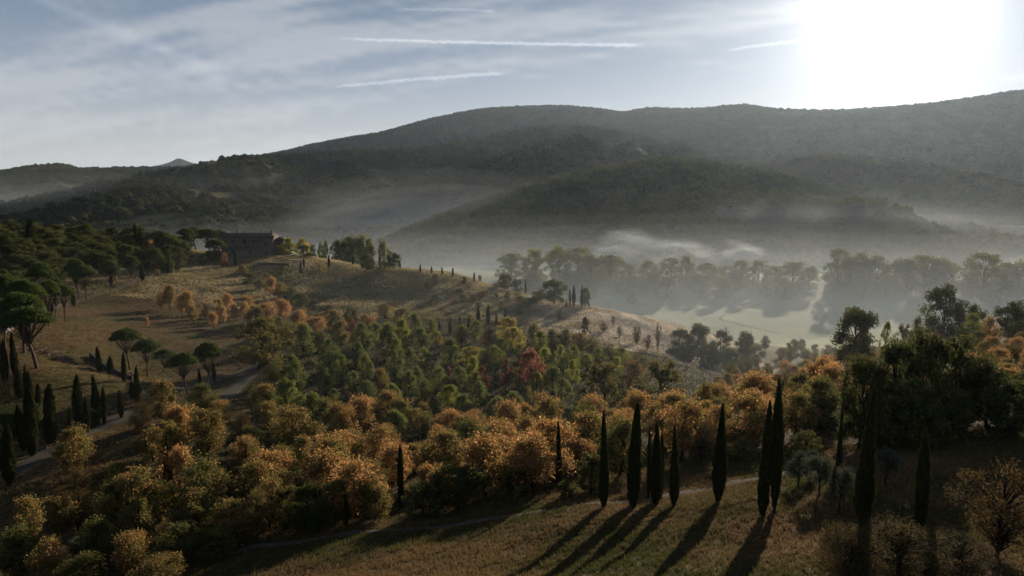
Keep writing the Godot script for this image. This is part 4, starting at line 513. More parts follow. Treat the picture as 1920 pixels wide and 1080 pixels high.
func broadleaf(kind: String, n: int) -> Dictionary:
	# a tree of height 1 and width 1: leaf clumps through the crown, a tapered trunk with limbs reaching the clumps
	rng.seed = hash(kind) + n * 101
	var form: Array = FORM[kind]
	var low: float = form[0]
	var pal: Array = PAL[kind]
	var p := Pile.new()
	var wood := Pile.new()
	var clumps := []
	var lean := Vector3(rng.randf_range(-0.06, 0.06), 0, rng.randf_range(-0.06, 0.06))
	for i in int(form[4]):
		var t := rng.randf()
		var a := rng.randf_range(0, TAU)
		var lobe := 0.80 + 0.16 * sin(a * 2.0 + n * 1.7) + 0.15 * sin(a * 3.0 + n + t * 4.0)
		var rr: float = maxf(0.02, outline(form[1], t) * 0.5 * lobe - form[5] * 0.55) * (1.0 - 0.62 * rng.randf() * rng.randf())
		var y: float = low + form[5] * 0.5 + t * (1.0 - low - form[5] * 1.0)
		clumps.append([Vector3(cos(a) * rr, y, sin(a) * rr) + lean * t, form[5] * rng.randf_range(0.5, 1.25), rng.randf()])
	var top_y: float = low + (1.0 - low) * 0.55
	var trunk_r := 0.022 if not kind in ["sparse", "twiggy"] else 0.018
	wood.tube([Vector3.ZERO - Vector3(0, 0.04, 0), Vector3(0.006, low * 0.6, 0.004), lean * 0.5 + Vector3(0, low + 0.12, 0), lean + Vector3(0, top_y, 0), lean + Vector3(0, 0.92, 0)], [trunk_r * 1.5, trunk_r * 1.1, trunk_r * 0.9, trunk_r * 0.5, 0.003], 7)
	var stems := 13 if not kind in ["sparse", "twiggy"] else clumps.size()
	for i in mini(stems, clumps.size()):
		var c: Vector3 = clumps[i][0]
		var from := lean * 0.6 + Vector3(0, clampf(c.y - 0.28, low * 0.55 + 0.03, top_y), 0)
		var mid := from.lerp(c, 0.5) + Vector3(0, 0.03, 0) + rand_dir() * 0.02
		wood.tube([from, mid, c], [trunk_r * 0.55, trunk_r * 0.32, 0.003], 5)
		if kind in ["sparse", "twiggy"]:
			for k in 4:
				var tip: Vector3 = c + rand_dir() * form[5] * 0.9 + Vector3(0, 0.03, 0)
				wood.tube([mid.lerp(c, 0.6), tip], [trunk_r * 0.2, 0.0015], 3)
	var shift: float = [0.0, 0.16, -0.18, 0.08, -0.08, 0.2][n % 6]
	var per := int(form[2]) / clumps.size()
	for c in clumps:
		for k in per:
			var d := rand_dir()
			d.y = d.y * 0.8 + 0.12
			var at: Vector3 = c[0] + d * c[1] * pow(rng.randf(), 0.52)
			var s: float = form[3] * rng.randf_range(0.6, 1.3)
			var along := rand_dir() * s
			var across := along.cross(rand_dir()).normalized() * s * 0.6
			var tone := clampf(c[2] * 0.45 + rng.randf() * 0.7 - 0.1 + shift, 0, 1)
			p.leaf(at, along, across, pick(pal, tone) * rng.randf_range(0.75, 1.25))
	# bring the whole to height 1 and width 1
	var reach := 0.0
	var tall := 0.0
	for q in p.v:
		reach = maxf(reach, q.x * q.x + q.z * q.z)
		tall = maxf(tall, q.y)
	var fit := Vector3(0.55 / sqrt(reach), 1.0 / tall, 0.55 / sqrt(reach))
	for i in p.v.size():
		p.v[i] *= fit
	for i in wood.v.size():
		wood.v[i] *= fit
	return {"wood": wood.mesh(), "crown": p.mesh(), "crown_material": leafy(form[6]), "wood_material": bark(lin(0.032, 0.025, 0.019)), "names": ["stem", "foliage"] if kind.begins_with("shrub") else ["trunk", "crown"]}

func cypress(n: int) -> Dictionary:
	rng.seed = 400 + n
	var p := Pile.new()
	var wood := Pile.new()
	var shape := [0.34, 0.80, 1.0, 0.98, 0.90, 0.78, 0.60, 0.38, 0.07]
	if n == 1: shape = [0.40, 0.86, 1.0, 0.94, 0.80, 0.64, 0.46, 0.28, 0.06]
	if n == 2: shape = [0.30, 0.72, 0.95, 1.0, 0.95, 0.84, 0.66, 0.42, 0.08]
	if n == 4: shape = [0.5, 0.9, 0.95, 1.0, 0.97, 0.88, 0.72, 0.5, 0.14]
	if n == 5: shape = [0.28, 0.62, 0.9, 1.0, 0.92, 0.74, 0.66, 0.4, 0.05]
	if n == 3: shape = [0.45, 0.82, 0.98, 1.0, 0.86, 0.72, 0.58, 0.36, 0.07]
	var bend := Vector3(rng.randf_range(-0.16, 0.16), 0, rng.randf_range(-0.16, 0.16))
	# dense inner body of the crown, kept below the sprays of foliage
	var rings := 22
	var sides := 12
	var grid := []
	for i in rings + 1:
		var t := float(i) / rings
		var ring := []
		for k in sides:
			var a := TAU * k / sides
			var bump := 0.78 + 0.11 * sin(a * 2.0 + t * 7.0 + n * 2.0) + 0.07 * sin(a * 5.0 - t * 23.0)
			var r: float = outline(shape, t) * 0.5 * bump
			ring.append(Vector3(cos(a) * r, 0.035 + t * 0.955, sin(a) * r) + bend * t * t)
		grid.append(ring)
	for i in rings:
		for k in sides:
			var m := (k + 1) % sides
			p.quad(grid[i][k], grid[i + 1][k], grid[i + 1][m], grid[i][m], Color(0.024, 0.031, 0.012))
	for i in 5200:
		var t := pow(rng.randf(), 1.12)
		var a := rng.randf_range(0, TAU)
		var bump := 0.90 + 0.12 * sin(a * 2.0 + t * 7.0 + n * 2.0) + 0.09 * sin(a * 5.0 - t * 23.0) + 0.07 * sin(t * 41.0 + a * 3.0) + rng.randf_range(-0.08, 0.10) * (0.4 + rng.randf())
		var r: float = outline(shape, t) * 0.5 * bump
		var out := Vector3(cos(a), 0, sin(a))
		var at := out * r + Vector3(0, 0.03 + t * 0.945, 0) + bend * t * t
		# widths are scaled apart from heights, so sprays are drawn in that squeezed space
		var along := Vector3(out.x * rng.randf_range(0.02, 0.10), rng.randf_range(0.010, 0.024), out.z * rng.randf_range(0.02, 0.10))
		var side := Vector3(-out.z, 0, out.x).rotated(Vector3.UP, rng.randf_range(-0.9, 0.9)) * rng.randf_range(0.025, 0.05)
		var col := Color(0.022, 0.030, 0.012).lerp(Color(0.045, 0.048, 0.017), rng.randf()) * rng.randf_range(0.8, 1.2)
		if patch.get_noise_3d(at.x * 90.0 + n * 50.0, at.y * 500.0, at.z * 90.0) > 0.42: col = Color(0.075, 0.05, 0.024) * rng.randf_range(0.7, 1.1)
		p.leaf(at, along, side, col)
	wood.tube([Vector3(0, -0.03, 0), Vector3(0, 0.06, 0), bend * 0.25 + Vector3(0, 0.5, 0)], [0.14, 0.11, 0.05], 7)
	return {"wood": wood.mesh(), "crown": p.mesh(), "crown_material": leafy(0.35), "wood_material": bark(lin(0.05, 0.04, 0.032)), "names": ["trunk", "crown"]}

func pine(n: int) -> Dictionary:
	rng.seed = 700 + n
	var p := Pile.new()
	var wood := Pile.new()
	var low: float = [0.44, 0.52, 0.58][n]
	var lean := Vector3(rng.randf_range(-0.1, 0.1), 0, rng.randf_range(-0.1, 0.1))
	var fork := Vector3(lean.x, low * 0.72, lean.z)
	wood.tube([Vector3(0, -0.04, 0), lean * 0.4 + Vector3(0, low * 0.35, 0), fork], [0.032, 0.026, 0.022], 8)
	var lobes := []
	for i in 26:
		var a := TAU * i * 0.618 + rng.randf_range(-0.2, 0.2)
		var rr := 0.38 * sqrt((i + 0.3) / 26.0)
		var thick: float = (1.0 - low) * 0.52
		var y: float = 0.90 - (rr / 0.4) * (rr / 0.4) * thick + rng.randf_range(-0.04, 0.03)
		var at := Vector3(cos(a) * rr, y, sin(a) * rr) + lean
		lobes.append([at, rng.randf_range(0.13, 0.19)])
		wood.tube([fork + Vector3(0, rng.randf_range(-0.08, 0.05), 0), fork.lerp(at, 0.55) - Vector3(0, 0.02, 0), at], [0.013, 0.009, 0.004], 5)
	for l in lobes:
		for k in 300:
			var d := rand_dir()
			d.y = absf(d.y) * 0.85 - 0.18 * rng.randf()
			var at: Vector3 = l[0] + Vector3(d.x, d.y * 0.62, d.z) * l[1] * pow(rng.randf(), 0.3)
			var along := (d + rand_dir() * 0.8 + Vector3(0, 0.4, 0)).normalized() * rng.randf_range(0.014, 0.03)
			var across := along.cross(rand_dir()).normalized() * rng.randf_range(0.007, 0.013)
			p.leaf(at, along, across, Color(0.034, 0.050, 0.017).lerp(Color(0.075, 0.098, 0.03), rng.randf()) * rng.randf_range(0.8, 1.2))
	return {"wood": wood.mesh(), "crown": p.mesh(), "crown_material": leafy(0.6), "wood_material": bark(lin(0.10, 0.075, 0.055)), "names": ["trunk", "crown"]}

func proto(kind: String, n: int) -> Dictionary:
	var key := "%s%d" % [kind, n]
	if not protos.has(key):
		protos[key] = cypress(n) if kind == "cypress" else pine(n) if kind == "pine" else broadleaf(kind, n)
	return protos[key]

func plant_all() -> void:
	var count := 0
	for s in PLANTS:
		var kind: String = s[1]
		var variants: int = 6 if kind == "cypress" else 3 if kind == "pine" else FORM[kind][7]
		for r in s[5]:
			count += 1
			var pr := proto(kind, (count * 7 + int(absf(r[0]) * 3.0)) % variants)
			var o := base(s[0], Vector3(r[0], ground_y(r[0], r[1]) - 0.05, r[1]), fmod(count * 2.399, TAU))
			o.scale = Vector3(r[3], r[2], r[3] * (0.9 + 0.2 * fmod(count * 0.37, 1.0)))
			tag(o, s[4][int(r[4])], s[2], s[3])
			part(o, pr.names[0], pr.wood, pr.wood_material)
			part(o, pr.names[1], pr.crown, pr.crown_material)
	print("plants ", count, " ", Time.get_ticks_msec())

# ------------------------------------------------------------------ hills
func forest_mesh(n: int) -> ArrayMesh:
	rng.seed = 900 + n
	var p := Pile.new()
	for i in 120:
		var d := rand_dir()
		d.y = absf(d.y) * 1.1 - 0.25
		var at := Vector3(d.x * 0.5, 0.42 + d.y * 0.5, d.z * 0.5) * rng.randf_range(0.72, 1.06)
		var along := rand_dir() * rng.randf_range(0.10, 0.19)
		p.leaf(at, along, along.cross(rand_dir()).normalized() * 0.12, Color.WHITE * rng.randf_range(0.7, 1.25))
	return p.mesh()

func crest_at(crest: Array, u: float) -> Array:
	var f := clampf(u, 0, 0.99999) * (crest.size() - 1)
	var i := int(f)
	var t := f - i
	var a: Array = crest[maxi(i - 1, 0)]
	var b: Array = crest[i]
	var c: Array = crest[i + 1]
	var d: Array = crest[mini(i + 2, crest.size() - 1)]
	var out := []
	for k in 4:
		out.append(cubic_interpolate(b[k], c[k], a[k], d[k], t))
	return out

func hill_point(hl: Dictionary, u: float, v: float) -> Vector3:
	var c := crest_at(hl.crest, u)
	var floor_y: float = hl.floor - 2.0
	var rise: float = maxf(c[1] - floor_y, 0.0)
	var x: float = c[0]
	var z: float = c[2] + (v * c[3] if v >= 0.0 else v * float(hl.back))
	var f := 0.5 + 0.5 * cos(PI * minf(absf(v), 1.0)) if v < 0.0 else lerpf(0.5 + 0.5 * cos(PI * v), 1.0 - v, 0.45)
	var side: float = smoothstep(0.0, 0.05, u) * smoothstep(1.0, 0.95, u)
	var size := maxf(c[3] * 0.45, 150.0)
	var spur := soft.get_noise_2d(x / size * 40.0 + z / size * 9.0, z / size * 22.0 + 500.0) * 1.5 + 0.3 * soft.get_noise_2d(x / size * 130.0 + 300.0, z / size * 70.0)
	var y: float = floor_y + rise * f * side + spur * rise * float(hl.noise) * 2.2 * pow(sin(PI * clampf(v, 0, 1)), 1.5) * side
	y = minf(y, floor_y + rise * side * (1.0 - 0.5 * maxf(v, 0.0)))
	return Vector3(x, y, z)

func make_hills() -> void:
	var tints := [
		[Color(0.030, 0.038, 0.018), Color(0.055, 0.064, 0.028), Color(0.092, 0.084, 0.034)],
		[Color(0.034, 0.037, 0.022), Color(0.054, 0.05, 0.028), Color(0.082, 0.056, 0.034)],
		[Color(0.026, 0.032, 0.018), Color(0.042, 0.048, 0.024), Color(0.066, 0.064, 0.030)],
		[Color(0.026, 0.030, 0.020), Color(0.036, 0.040, 0.026), Color(0.052, 0.046, 0.028)],
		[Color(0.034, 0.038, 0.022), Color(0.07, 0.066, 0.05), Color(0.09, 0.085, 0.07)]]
	var soil := earth(0.01, 0.6, 8)
	var fm := StandardMaterial3D.new()
	fm.vertex_color_use_as_albedo = true
	fm.roughness = 0.9
	fm.metallic_specular = 0.1
	fm.backlight_enabled = true
	fm.backlight = Color(0.7, 0.7, 0.7)
	var crowns := [forest_mesh(0), forest_mesh(1)]
	var serial := 0
	for hl in HILLS:
		var nu := 150
		var nv := 64
		var v := PackedVector3Array()
		var col := PackedColorArray()
		var tint: Array = tints[int(hl.tint)]
		for j in nv + 1:
			var t := -1.0 + 2.0 * j / nv
			t = t if t > 0.0 else t
			for i in nu + 1:
				var p := hill_point(hl, float(i) / nu, t)
				v.append(p)
				var g := clampf(0.5 + 1.2 * patch.get_noise_2d(p.x * 0.2, p.z * 0.2), 0, 1)
				var stand := patch.get_noise_2d(p.x * 0.28 + 70.0, p.z * 0.28)
				col.append(((tint[0] as Color).lerp(tint[1], g) * 1.1).lerp(Color(0.115, 0.105, 0.05), smoothstep(0.26, 0.34, stand) if t > 0.3 and int(hl.tint) != 3 else 0.0))
		var idx := PackedInt32Array()
		for j in nv:
			for i in nu:
				var p := j * (nu + 1) + i
				idx.append_array([p, p + 1, p + nu + 1, p + 1, p + nu + 2, p + nu + 1])
		var o := top(hl.name, grid_mesh(v, col, idx), soil)
		tag(o, "", "", "", "structure")
		if int(hl.n) == 0: continue
		rng.seed = 50 + serial
		for half in 2:
			var where: Array[Transform3D] = []
			var shade := PackedColorArray()
			for k in int(hl.n) / 2:
				var u := rng.randf()
				var t := rng.randf_range(-0.12, 0.97)
				var p := hill_point(hl, u, t)
				if p.y < float(hl.floor) + 1.5: continue
				var open_ := patch.get_noise_2d(p.x * 0.28 + 70.0, p.z * 0.28)
				if t > 0.35 and open_ > 0.30 and int(hl.tint) != 3: continue
				var s: float = float(hl.tree) * (0.55 + 1.1 * pow(rng.randf(), 2.0))
				where.append(Transform3D(Basis(Vector3.UP, rng.randf_range(0, TAU)).scaled(Vector3(s, s * rng.randf_range(0.75, 1.15), s)), p - Vector3(0, 0.06 * s, 0)))
				var g := clampf(0.42 + 0.9 * patch.get_noise_2d(p.x * 0.5, p.z * 0.5) + 0.9 * patch.get_noise_2d(p.x * 0.12 + 400.0, p.z * 0.12) + rng.randf_range(-0.3, 0.3), 0, 1)
				shade.append(pick(tint, g))
			var mm := MultiMesh.new()
			mm.transform_format = MultiMesh.TRANSFORM_3D
			mm.use_colors = true
			mm.mesh = crowns[half]
			mm.instance_count = where.size()
			for k in where.size():
				mm.set_instance_transform(k, where[k])
				mm.set_instance_color(k, shade[k])
			var f := MultiMeshInstance3D.new()
			f.name = numbered("forest")
			f.multimesh = mm
			f.material_override = fm
			add_child(f)
			tag(f, ["dark green forest covering the nearest misty hill", "brownish forest on the hill at right in the glare", "forest on the broad hill behind the villa", "forest on the low hills at the left", "far forest on the long mountain ridge"][serial], "forest", "woods covering the far hills", "stuff")
		serial += 1
	print("hills ", Time.get_ticks_msec())

# ------------------------------------------------------------------ grass
func scatter(called: String, label: String, mesh: Mesh, n: int, area: Array, size: Vector2, pal: Array, lit: float, seed_: int, keep: Callable) -> void:
	rng.seed = seed_
	var where: Array[Transform3D] = []
	var shade := PackedColorArray()
	for k in n:
		var x := rng.randf_range(area[0], area[1])
		var z := rng.randf_range(area[2], area[3])
		if not keep.call(x, z): continue
		var s := rng.randf_range(size.x, size.y)
		where.append(Transform3D(Basis(Vector3.UP, rng.randf_range(0, TAU)).scaled(Vector3(s, s * rng.randf_range(0.6, 1.2), s)), Vector3(x, ground_y(x, z) - 0.01, z)))
		var g := clampf(0.5 + 1.1 * patch.get_noise_2d(x * 3.0, z * 3.0) + rng.randf_range(-0.28, 0.28), 0, 1)
		shade.append(pick(pal, g))
	var mm := MultiMesh.new()
	mm.transform_format = MultiMesh.TRANSFORM_3D
	mm.use_colors = true
	mm.mesh = mesh
	mm.instance_count = where.size()
	for k in where.size():
		mm.set_instance_transform(k, where[k])
		mm.set_instance_color(k, shade[k])
	var f := MultiMeshInstance3D.new()
	f.name = numbered(called)
	f.multimesh = mm
	f.material_override = leafy(lit)
	add_child(f)
	tag(f, label, "grass" if called == "grass" else "leaves", "", "stuff")

func tuft(n: int, seed_: int, spread: float) -> ArrayMesh:
	rng.seed = seed_
	var p := Pile.new()
	for i in n:
		var a := rng.randf_range(0, TAU)
		var at := Vector3(cos(a), 0, sin(a)) * rng.randf() * 0.5
		var tip := at + Vector3(cos(a) * spread * rng.randf(), rng.randf_range(0.5, 1.0), sin(a) * spread * rng.randf())
		var side := Vector3(-sin(a), 0, cos(a)).rotated(Vector3.UP, rng.randf_range(-1, 1)) * 0.07
		var w := Color.WHITE * rng.randf_range(0.75, 1.2)
		p.tri(at - side, tip, at + side, w)
	return p.mesh()

func near_track(x: float, z: float, reach: float) -> bool:
	for key in TRACKS:
		var pts: Array = TRACKS[key]
		for i in pts.size() - 1:
			var a := Vector2(pts[i][0], pts[i][1])
			var b := Vector2(pts[i + 1][0], pts[i + 1][1])
			if Geometry2D.get_closest_point_to_segment(Vector2(x, z), a, b).distance_squared_to(Vector2(x, z)) < reach * reach: return true
	return false

func make_grass() -> void:
	var blades := tuft(7, 31, 0.5)
	var wisps := tuft(9, 32, 0.8)
	var lawn := [Color(0.045, 0.050, 0.016), Color(0.066, 0.058, 0.022), Color(0.092, 0.066, 0.032), Color(0.125, 0.082, 0.042)]
	scatter("grass", "tufty lawn grass under the foreground cypresses", blades, 125000, [-36.0, 76.0, -86.0, -34.0], Vector2(0.13, 0.46), lawn, 0.7, 61,
		func(x, z): return absf(x) < -z * 0.72 + 16.0 and z > -90.0 + x * 0.12 and not near_track(x, z, 0.75 + 0.5 * patch.get_noise_2d(x * 12.0, z * 12.0)))
	scatter("grass", "dry straw grass on the sunlit ridge meadow", wisps, 60000, [-165.0, 30.0, -345.0, -225.0], Vector2(0.35, 0.75), [Color(0.125, 0.11, 0.05), Color(0.21, 0.17, 0.09), Color(0.31, 0.26, 0.155)], 0.8, 62,
		func(x, z): return true)
	scatter("grass", "pale frosted grass on the slope right of the ridge oaks", wisps, 26000, [6.0, 80.0, -290.0, -200.0], Vector2(0.3, 0.6), [Color(0.20, 0.165, 0.11), Color(0.38, 0.33, 0.26), Color(0.52, 0.48, 0.40)], 0.8, 63,
		func(x, z): return ground_y(x, z) > 44.0)
	scatter("grass", "brown meadow grass on the left hillside", wisps, 60000, [-200.0, -48.0, -265.0, -76.0], Vector2(0.25, 0.55), [Color(0.062, 0.060, 0.022), Color(0.095, 0.066, 0.034), Color(0.13, 0.085, 0.045)], 0.7, 64,
		func(x, z): return not near_track(x, z, 2.6))
	scatter("grass", "rough dark grass between the plantation trees", wisps, 45000, [-60.0, 75.0, -232.0, -82.0], Vector2(0.25, 0.6), [Color(0.04, 0.042, 0.016), Color(0.06, 0.05, 0.024), Color(0.09, 0.068, 0.035)], 0.6, 65,
		func(x, z): return not near_track(x, z, 2.4))
	var flake := Pile.new()
	rng.seed = 5
	for i in 5:
		var at := Vector3(rng.randf_range(-0.5, 0.5), rng.randf_range(0.02, 0.2), rng.randf_range(-0.5, 0.5))
		var along := Vector3(rng.randf_range(-1, 1), rng.randf_range(-0.3, 0.3), rng.randf_range(-1, 1)).normalized() * 0.13
		flake.leaf(at, along, along.cross(Vector3(0.2, 1, 0.1)).normalized() * 0.09, Color.WHITE)
	scatter("fallen_leaves", "rust coloured fallen leaves scattered on the lawn and track", flake.mesh(), 14000, [-34.0, 50.0, -95.0, -40.0], Vector2(0.35, 0.7), [Color(0.10, 0.06, 0.025), Color(0.19, 0.085, 0.03), Color(0.26, 0.13, 0.04)], 0.6, 66,
		func(x, z): return patch.get_noise_2d(x * 5.0 + 11.0, z * 5.0) > -0.05 and absf(x) < -z * 0.72 + 3.0)
	print("grass ", Time.get_ticks_msec())

# ------------------------------------------------------------------ tracks
func ribbon(called: String, pts: Array, width: float, lift: float) -> void:
	var curve := Curve3D.new()
	for i in pts.size():
		var a := Vector3(pts[maxi(i - 1, 0)][0], 0, pts[maxi(i - 1, 0)][1])
		var b := Vector3(pts[mini(i + 1, pts.size() - 1)][0], 0, pts[mini(i + 1, pts.size() - 1)][1])
		curve.add_point(Vector3(pts[i][0], 0, pts[i][1]), (a - b) / 6.0, (b - a) / 6.0)
	var len := curve.get_baked_length()
	var n := int(len / 0.7)
	var v := PackedVector3Array()
	var col := PackedColorArray()
	var across := 8
	for i in n + 1:
		var c := curve.sample_baked(len * i / n)
		var d := (curve.sample_baked(minf(len, len * i / n + 0.6)) - curve.sample_baked(maxf(0, len * i / n - 0.6))).normalized()
		var s := Vector3(-d.z, 0, d.x)
		for k in across + 1:
			var t := (float(k) / across - 0.5) * (width + 0.5 * patch.get_noise_2d(i * 3.0, k * 20.0))
			var p := c + s * t
			var edge := absf(float(k) / across - 0.5) > 0.49
			p.y = ground_y(p.x, p.z) + (-0.06 if edge else lift)
			v.append(p)
			var g := patch.get_noise_2d(p.x * 9.0, p.z * 9.0)
			col.append(Color(0.066, 0.060, 0.052) * (1.0 + 0.3 * g))
	var idx := PackedInt32Array()
	for i in n:
		for k in across:
			var p := i * (across + 1) + k
			idx.append_array([p, p + 1, p + across + 1, p + 1, p + across + 2, p + across + 1])
	var o := top(called, grid_mesh(v, col, idx), earth(0.35, 0.6, 14))
	tag(o, "", "", "", "structure")

# ------------------------------------------------------------------ buildings and garden pieces
func block(parent: Node3D, called: String, at: Vector3, size: Vector3, m: Material) -> MeshInstance3D:
	var p := Pile.new()
	p.box(at, size)
	return part(parent, called, p.mesh(), m)

func roof_shape(lo: Vector3, hi: Vector3, rise: float, hip: float, over: float) -> ArrayMesh:
	# a tiled roof over the rectangle lo..hi (x and z) with its ridge along x; hip draws the ridge ends in
	var p := Pile.new()
	var x0 := lo.x - over
	var x1 := hi.x + over
	var z0 := lo.z - over
	var z1 := hi.z + over
	var y := lo.y
	var zm := (z0 + z1) * 0.5
	var a := Vector3(x0, y, z0)
	var b := Vector3(x1, y, z0)
	var c := Vector3(x1, y, z1)
	var d := Vector3(x0, y, z1)
	var e := Vector3(x0 + hip, y + rise, zm)
	var f := Vector3(x1 - hip, y + rise, zm)
	var t := Vector3(0, -0.22, 0)
	p.quad(d, e, f, c, Color.WHITE)
	p.quad(b, f, e, a, Color.WHITE)
	p.tri(a, e, d, Color.WHITE)
	p.tri(c, f, b, Color.WHITE)
	for s in [[a, b], [b, c], [c, d], [d, a]]:
		p.quad(s[0], s[1], s[1] + t, s[0] + t, Color.WHITE)
	p.quad(a + t, b + t, c + t, d + t, Color.WHITE)
	# rows of cover tiles running down the front slope
	var n := int((x1 - x0) / 0.55)
	for i in n:
		var x := x0 + (i + 0.5) * (x1 - x0) / n
		var up := 1.0
		if hip > 0.0:
			up = clampf(minf(x - x0, x1 - x) / hip, 0.05, 1.0)
		var foot := Vector3(x, y + 0.03, z1)
		var head := Vector3(x, y + rise * up + 0.03, lerpf(z1, zm, up))
		p.tube([foot, head], [0.09, 0.09], 4)
	return p.mesh()

func window(parent: Node3D, at: Vector3, w: float, h: float, shutter: Material, glass: Material) -> void:
	var f := block(parent, "window", at, Vector3(w, h, 0.10), glass)
	block(f, "frame", at + Vector3(0, 0, 0.07), Vector3(0.07, h, 0.05), shutter)
	block(f, "sill", at + Vector3(0, -h * 0.5 - 0.06, 0.10), Vector3(w + 0.25, 0.12, 0.24), shutter)

func make_villa() -> void:
	var stone := plain(lin(0.19, 0.165, 0.135), 0.95, 0.5)
	var render := plain(lin(0.235, 0.21, 0.18), 0.95, 0.35)
	var tile := plain(lin(0.10, 0.075, 0.06), 0.9, 0.9)
	var dark := plain(lin(0.02, 0.02, 0.02), 0.3)
	var wood := plain(lin(0.07, 0.055, 0.04), 0.8)
	var at := Vector3(-116.5, 0, -334.0)
	at.y = ground_y(at.x, at.z + 4.0)
	var o := base("villa", at, 0.06)
	o.scale = Vector3(1.06, 0.88, 1.0)
	tag(o, "long stone villa with low tiled roof on the ridge", "villa")
	block(o, "wall", Vector3(-1.5, 4.0, -3), Vector3(22, 11.0, 9), stone)
	var r := part(o, "roof", roof_shape(Vector3(-12.5, 9.5, -7.5), Vector3(9.5, 9.5, 1.5), 1.7, 2.5, 0.5), tile)
	for c in [[-6.0, 0.4], [4.0, 0.5], [8.0, 0.7], [-11.0, 0.35]]:
		var ch := block(r, "chimney", Vector3(c[0], 11.4, -2.6), Vector3(0.7, 1.7, 0.7), stone)
		block(ch, "chimney_cap", Vector3(c[0], 12.32, -2.6), Vector3(0.95, 0.14, 0.95), tile)
	# lean-to along the foot of the long wall
	block(o, "lean_to_wall", Vector3(-2.2, 1.0, 3.2), Vector3(12.6, 5.0, 3.39), render)
	var lr := Pile.new()
	lr.quad(Vector3(-8.8, 3.45, 5.3), Vector3(-8.8, 4.75, 1.51), Vector3(4.4, 4.75, 1.51), Vector3(4.4, 3.45, 5.3), Color.WHITE)
	lr.quad(Vector3(-8.8, 3.25, 5.3), Vector3(-8.8, 3.45, 5.3), Vector3(4.4, 3.45, 5.3), Vector3(4.4, 3.25, 5.3), Color.WHITE)
	part(o, "lean_to_roof", lr.mesh(), tile)
	# square wing at the right end, and the lower block beyond it
	block(o, "wing_wall", Vector3(6.9, 3.0, 3.0), Vector3(5.0, 9.0, 2.99), stone)
	var wr := Pile.new()
	wr.quad(Vector3(4.1, 7.5, 4.9), Vector3(4.1, 8.5, 1.52), Vector3(9.7, 8.5, 1.52), Vector3(9.7, 7.5, 4.9), Color.WHITE)
	wr.quad(Vector3(4.1, 7.3, 4.9), Vector3(4.1, 7.5, 4.9), Vector3(9.7, 7.5, 4.9), Vector3(9.7, 7.3, 4.9), Color.WHITE)
	part(o, "wing_roof", wr.mesh(), tile)
	block(o, "side_wall", Vector3(11.3, 3.2, -4), Vector3(3.6, 9.4, 7), stone)
	part(o, "side_roof", roof_shape(Vector3(9.55, 7.9, -7.5), Vector3(13.1, 7.9, -0.5), 1.0, 1.2, 0.45), tile)
	for x in [-10.6, -7.4, 1.2, 3.4]:
		window(o, Vector3(x, 7.2, 1.5), 0.8, 1.1, wood, dark)
	window(o, Vector3(-2.6, 7.1, 1.5), 1.1, 2.1, wood, dark)
	for x in [-10.6, -6.0]:
		window(o, Vector3(x, 4.6, 1.5), 0.7, 0.9, wood, dark)
	for x in [-6.6, 0.4]:
		window(o, Vector3(x, 2.1, 4.9), 0.8, 1.0, wood, dark)
	window(o, Vector3(6.9, 5.8, 4.5), 0.9, 1.2, wood, dark)
	window(o, Vector3(11.3, 5.6, -0.5), 0.8, 1.1, wood, dark)
	var door := block(o, "door", Vector3(6.9, 1.6, 4.5), Vector3(1.3, 2.4, 0.12), wood)
	block(door, "lintel", Vector3(6.9, 2.9, 4.56), Vector3(1.7, 0.2, 0.2), render)

func small_house(called: String, label: String, at: Vector3, turn: float, size: Vector3, wall_c: Color, roof_c: Color) -> void:
	var o := base(called, at, turn)
	tag(o, label, "house")
	var dark := plain(lin(0.03, 0.03, 0.03), 0.4)
	var wood := plain(lin(0.08, 0.06, 0.045), 0.8)
	block(o, "wall", Vector3(0, size.y * 0.5 - 1.0, 0), size + Vector3(0, 2.0, 0), plain(wall_c, 0.95, 0.4))
	part(o, "roof", roof_shape(Vector3(-size.x * 0.5, size.y, -size.z * 0.5), Vector3(size.x * 0.5, size.y, size.z * 0.5), size.z * 0.26, 0.0, 0.4), plain(roof_c, 0.9, 0.8))
	for k in 3:
		window(o, Vector3((k - 1) * size.x * 0.3, size.y * 0.62, size.z * 0.5), 0.9, 1.2, wood, dark)
	block(o, "door", Vector3(size.x * 0.08, 1.1, size.z * 0.5), Vector3(1.1, 2.2, 0.14), wood)

func make_fence() -> void:
	var wood := plain(lin(0.13, 0.11, 0.09), 0.9, 2.0)
	var pts := []
	for i in FENCE_LINE.size() - 1:
		var a := Vector3(FENCE_LINE[i][0], 0, FENCE_LINE[i][1])
		var b := Vector3(FENCE_LINE[i + 1][0], 0, FENCE_LINE[i + 1][1])
		var n := maxi(1, int(a.distance_to(b) / 2.8))
		for k in n:
			pts.append(a.lerp(b, float(k) / n))
	for i in pts.size():
		pts[i] = Vector3(pts[i].x - 1.2, ground_y(pts[i].x - 1.2, pts[i].z), pts[i].z)
	var o := base("wooden_fence", pts[0])
	tag(o, "weathered post and rail fence under the umbrella pines on the hill", "fence")
	for i in pts.size():
		var p := Pile.new()
		var q: Vector3 = pts[i] - pts[0]
		p.tube([q - Vector3(0, 0.3, 0), q + Vector3(0, 1.35, 0)], [0.09, 0.08], 6)
		part(o, "post", p.mesh(), wood)
		if i + 1 < pts.size():
			var r: Vector3 = pts[i + 1] - pts[0]
			for hgt in [0.6, 1.15]:
				var rail := Pile.new()
				rail.tube([q + Vector3(0, hgt, 0), r + Vector3(0, hgt, 0)], [0.06, 0.06], 5)
				part(o, "rail", rail.mesh(), wood)

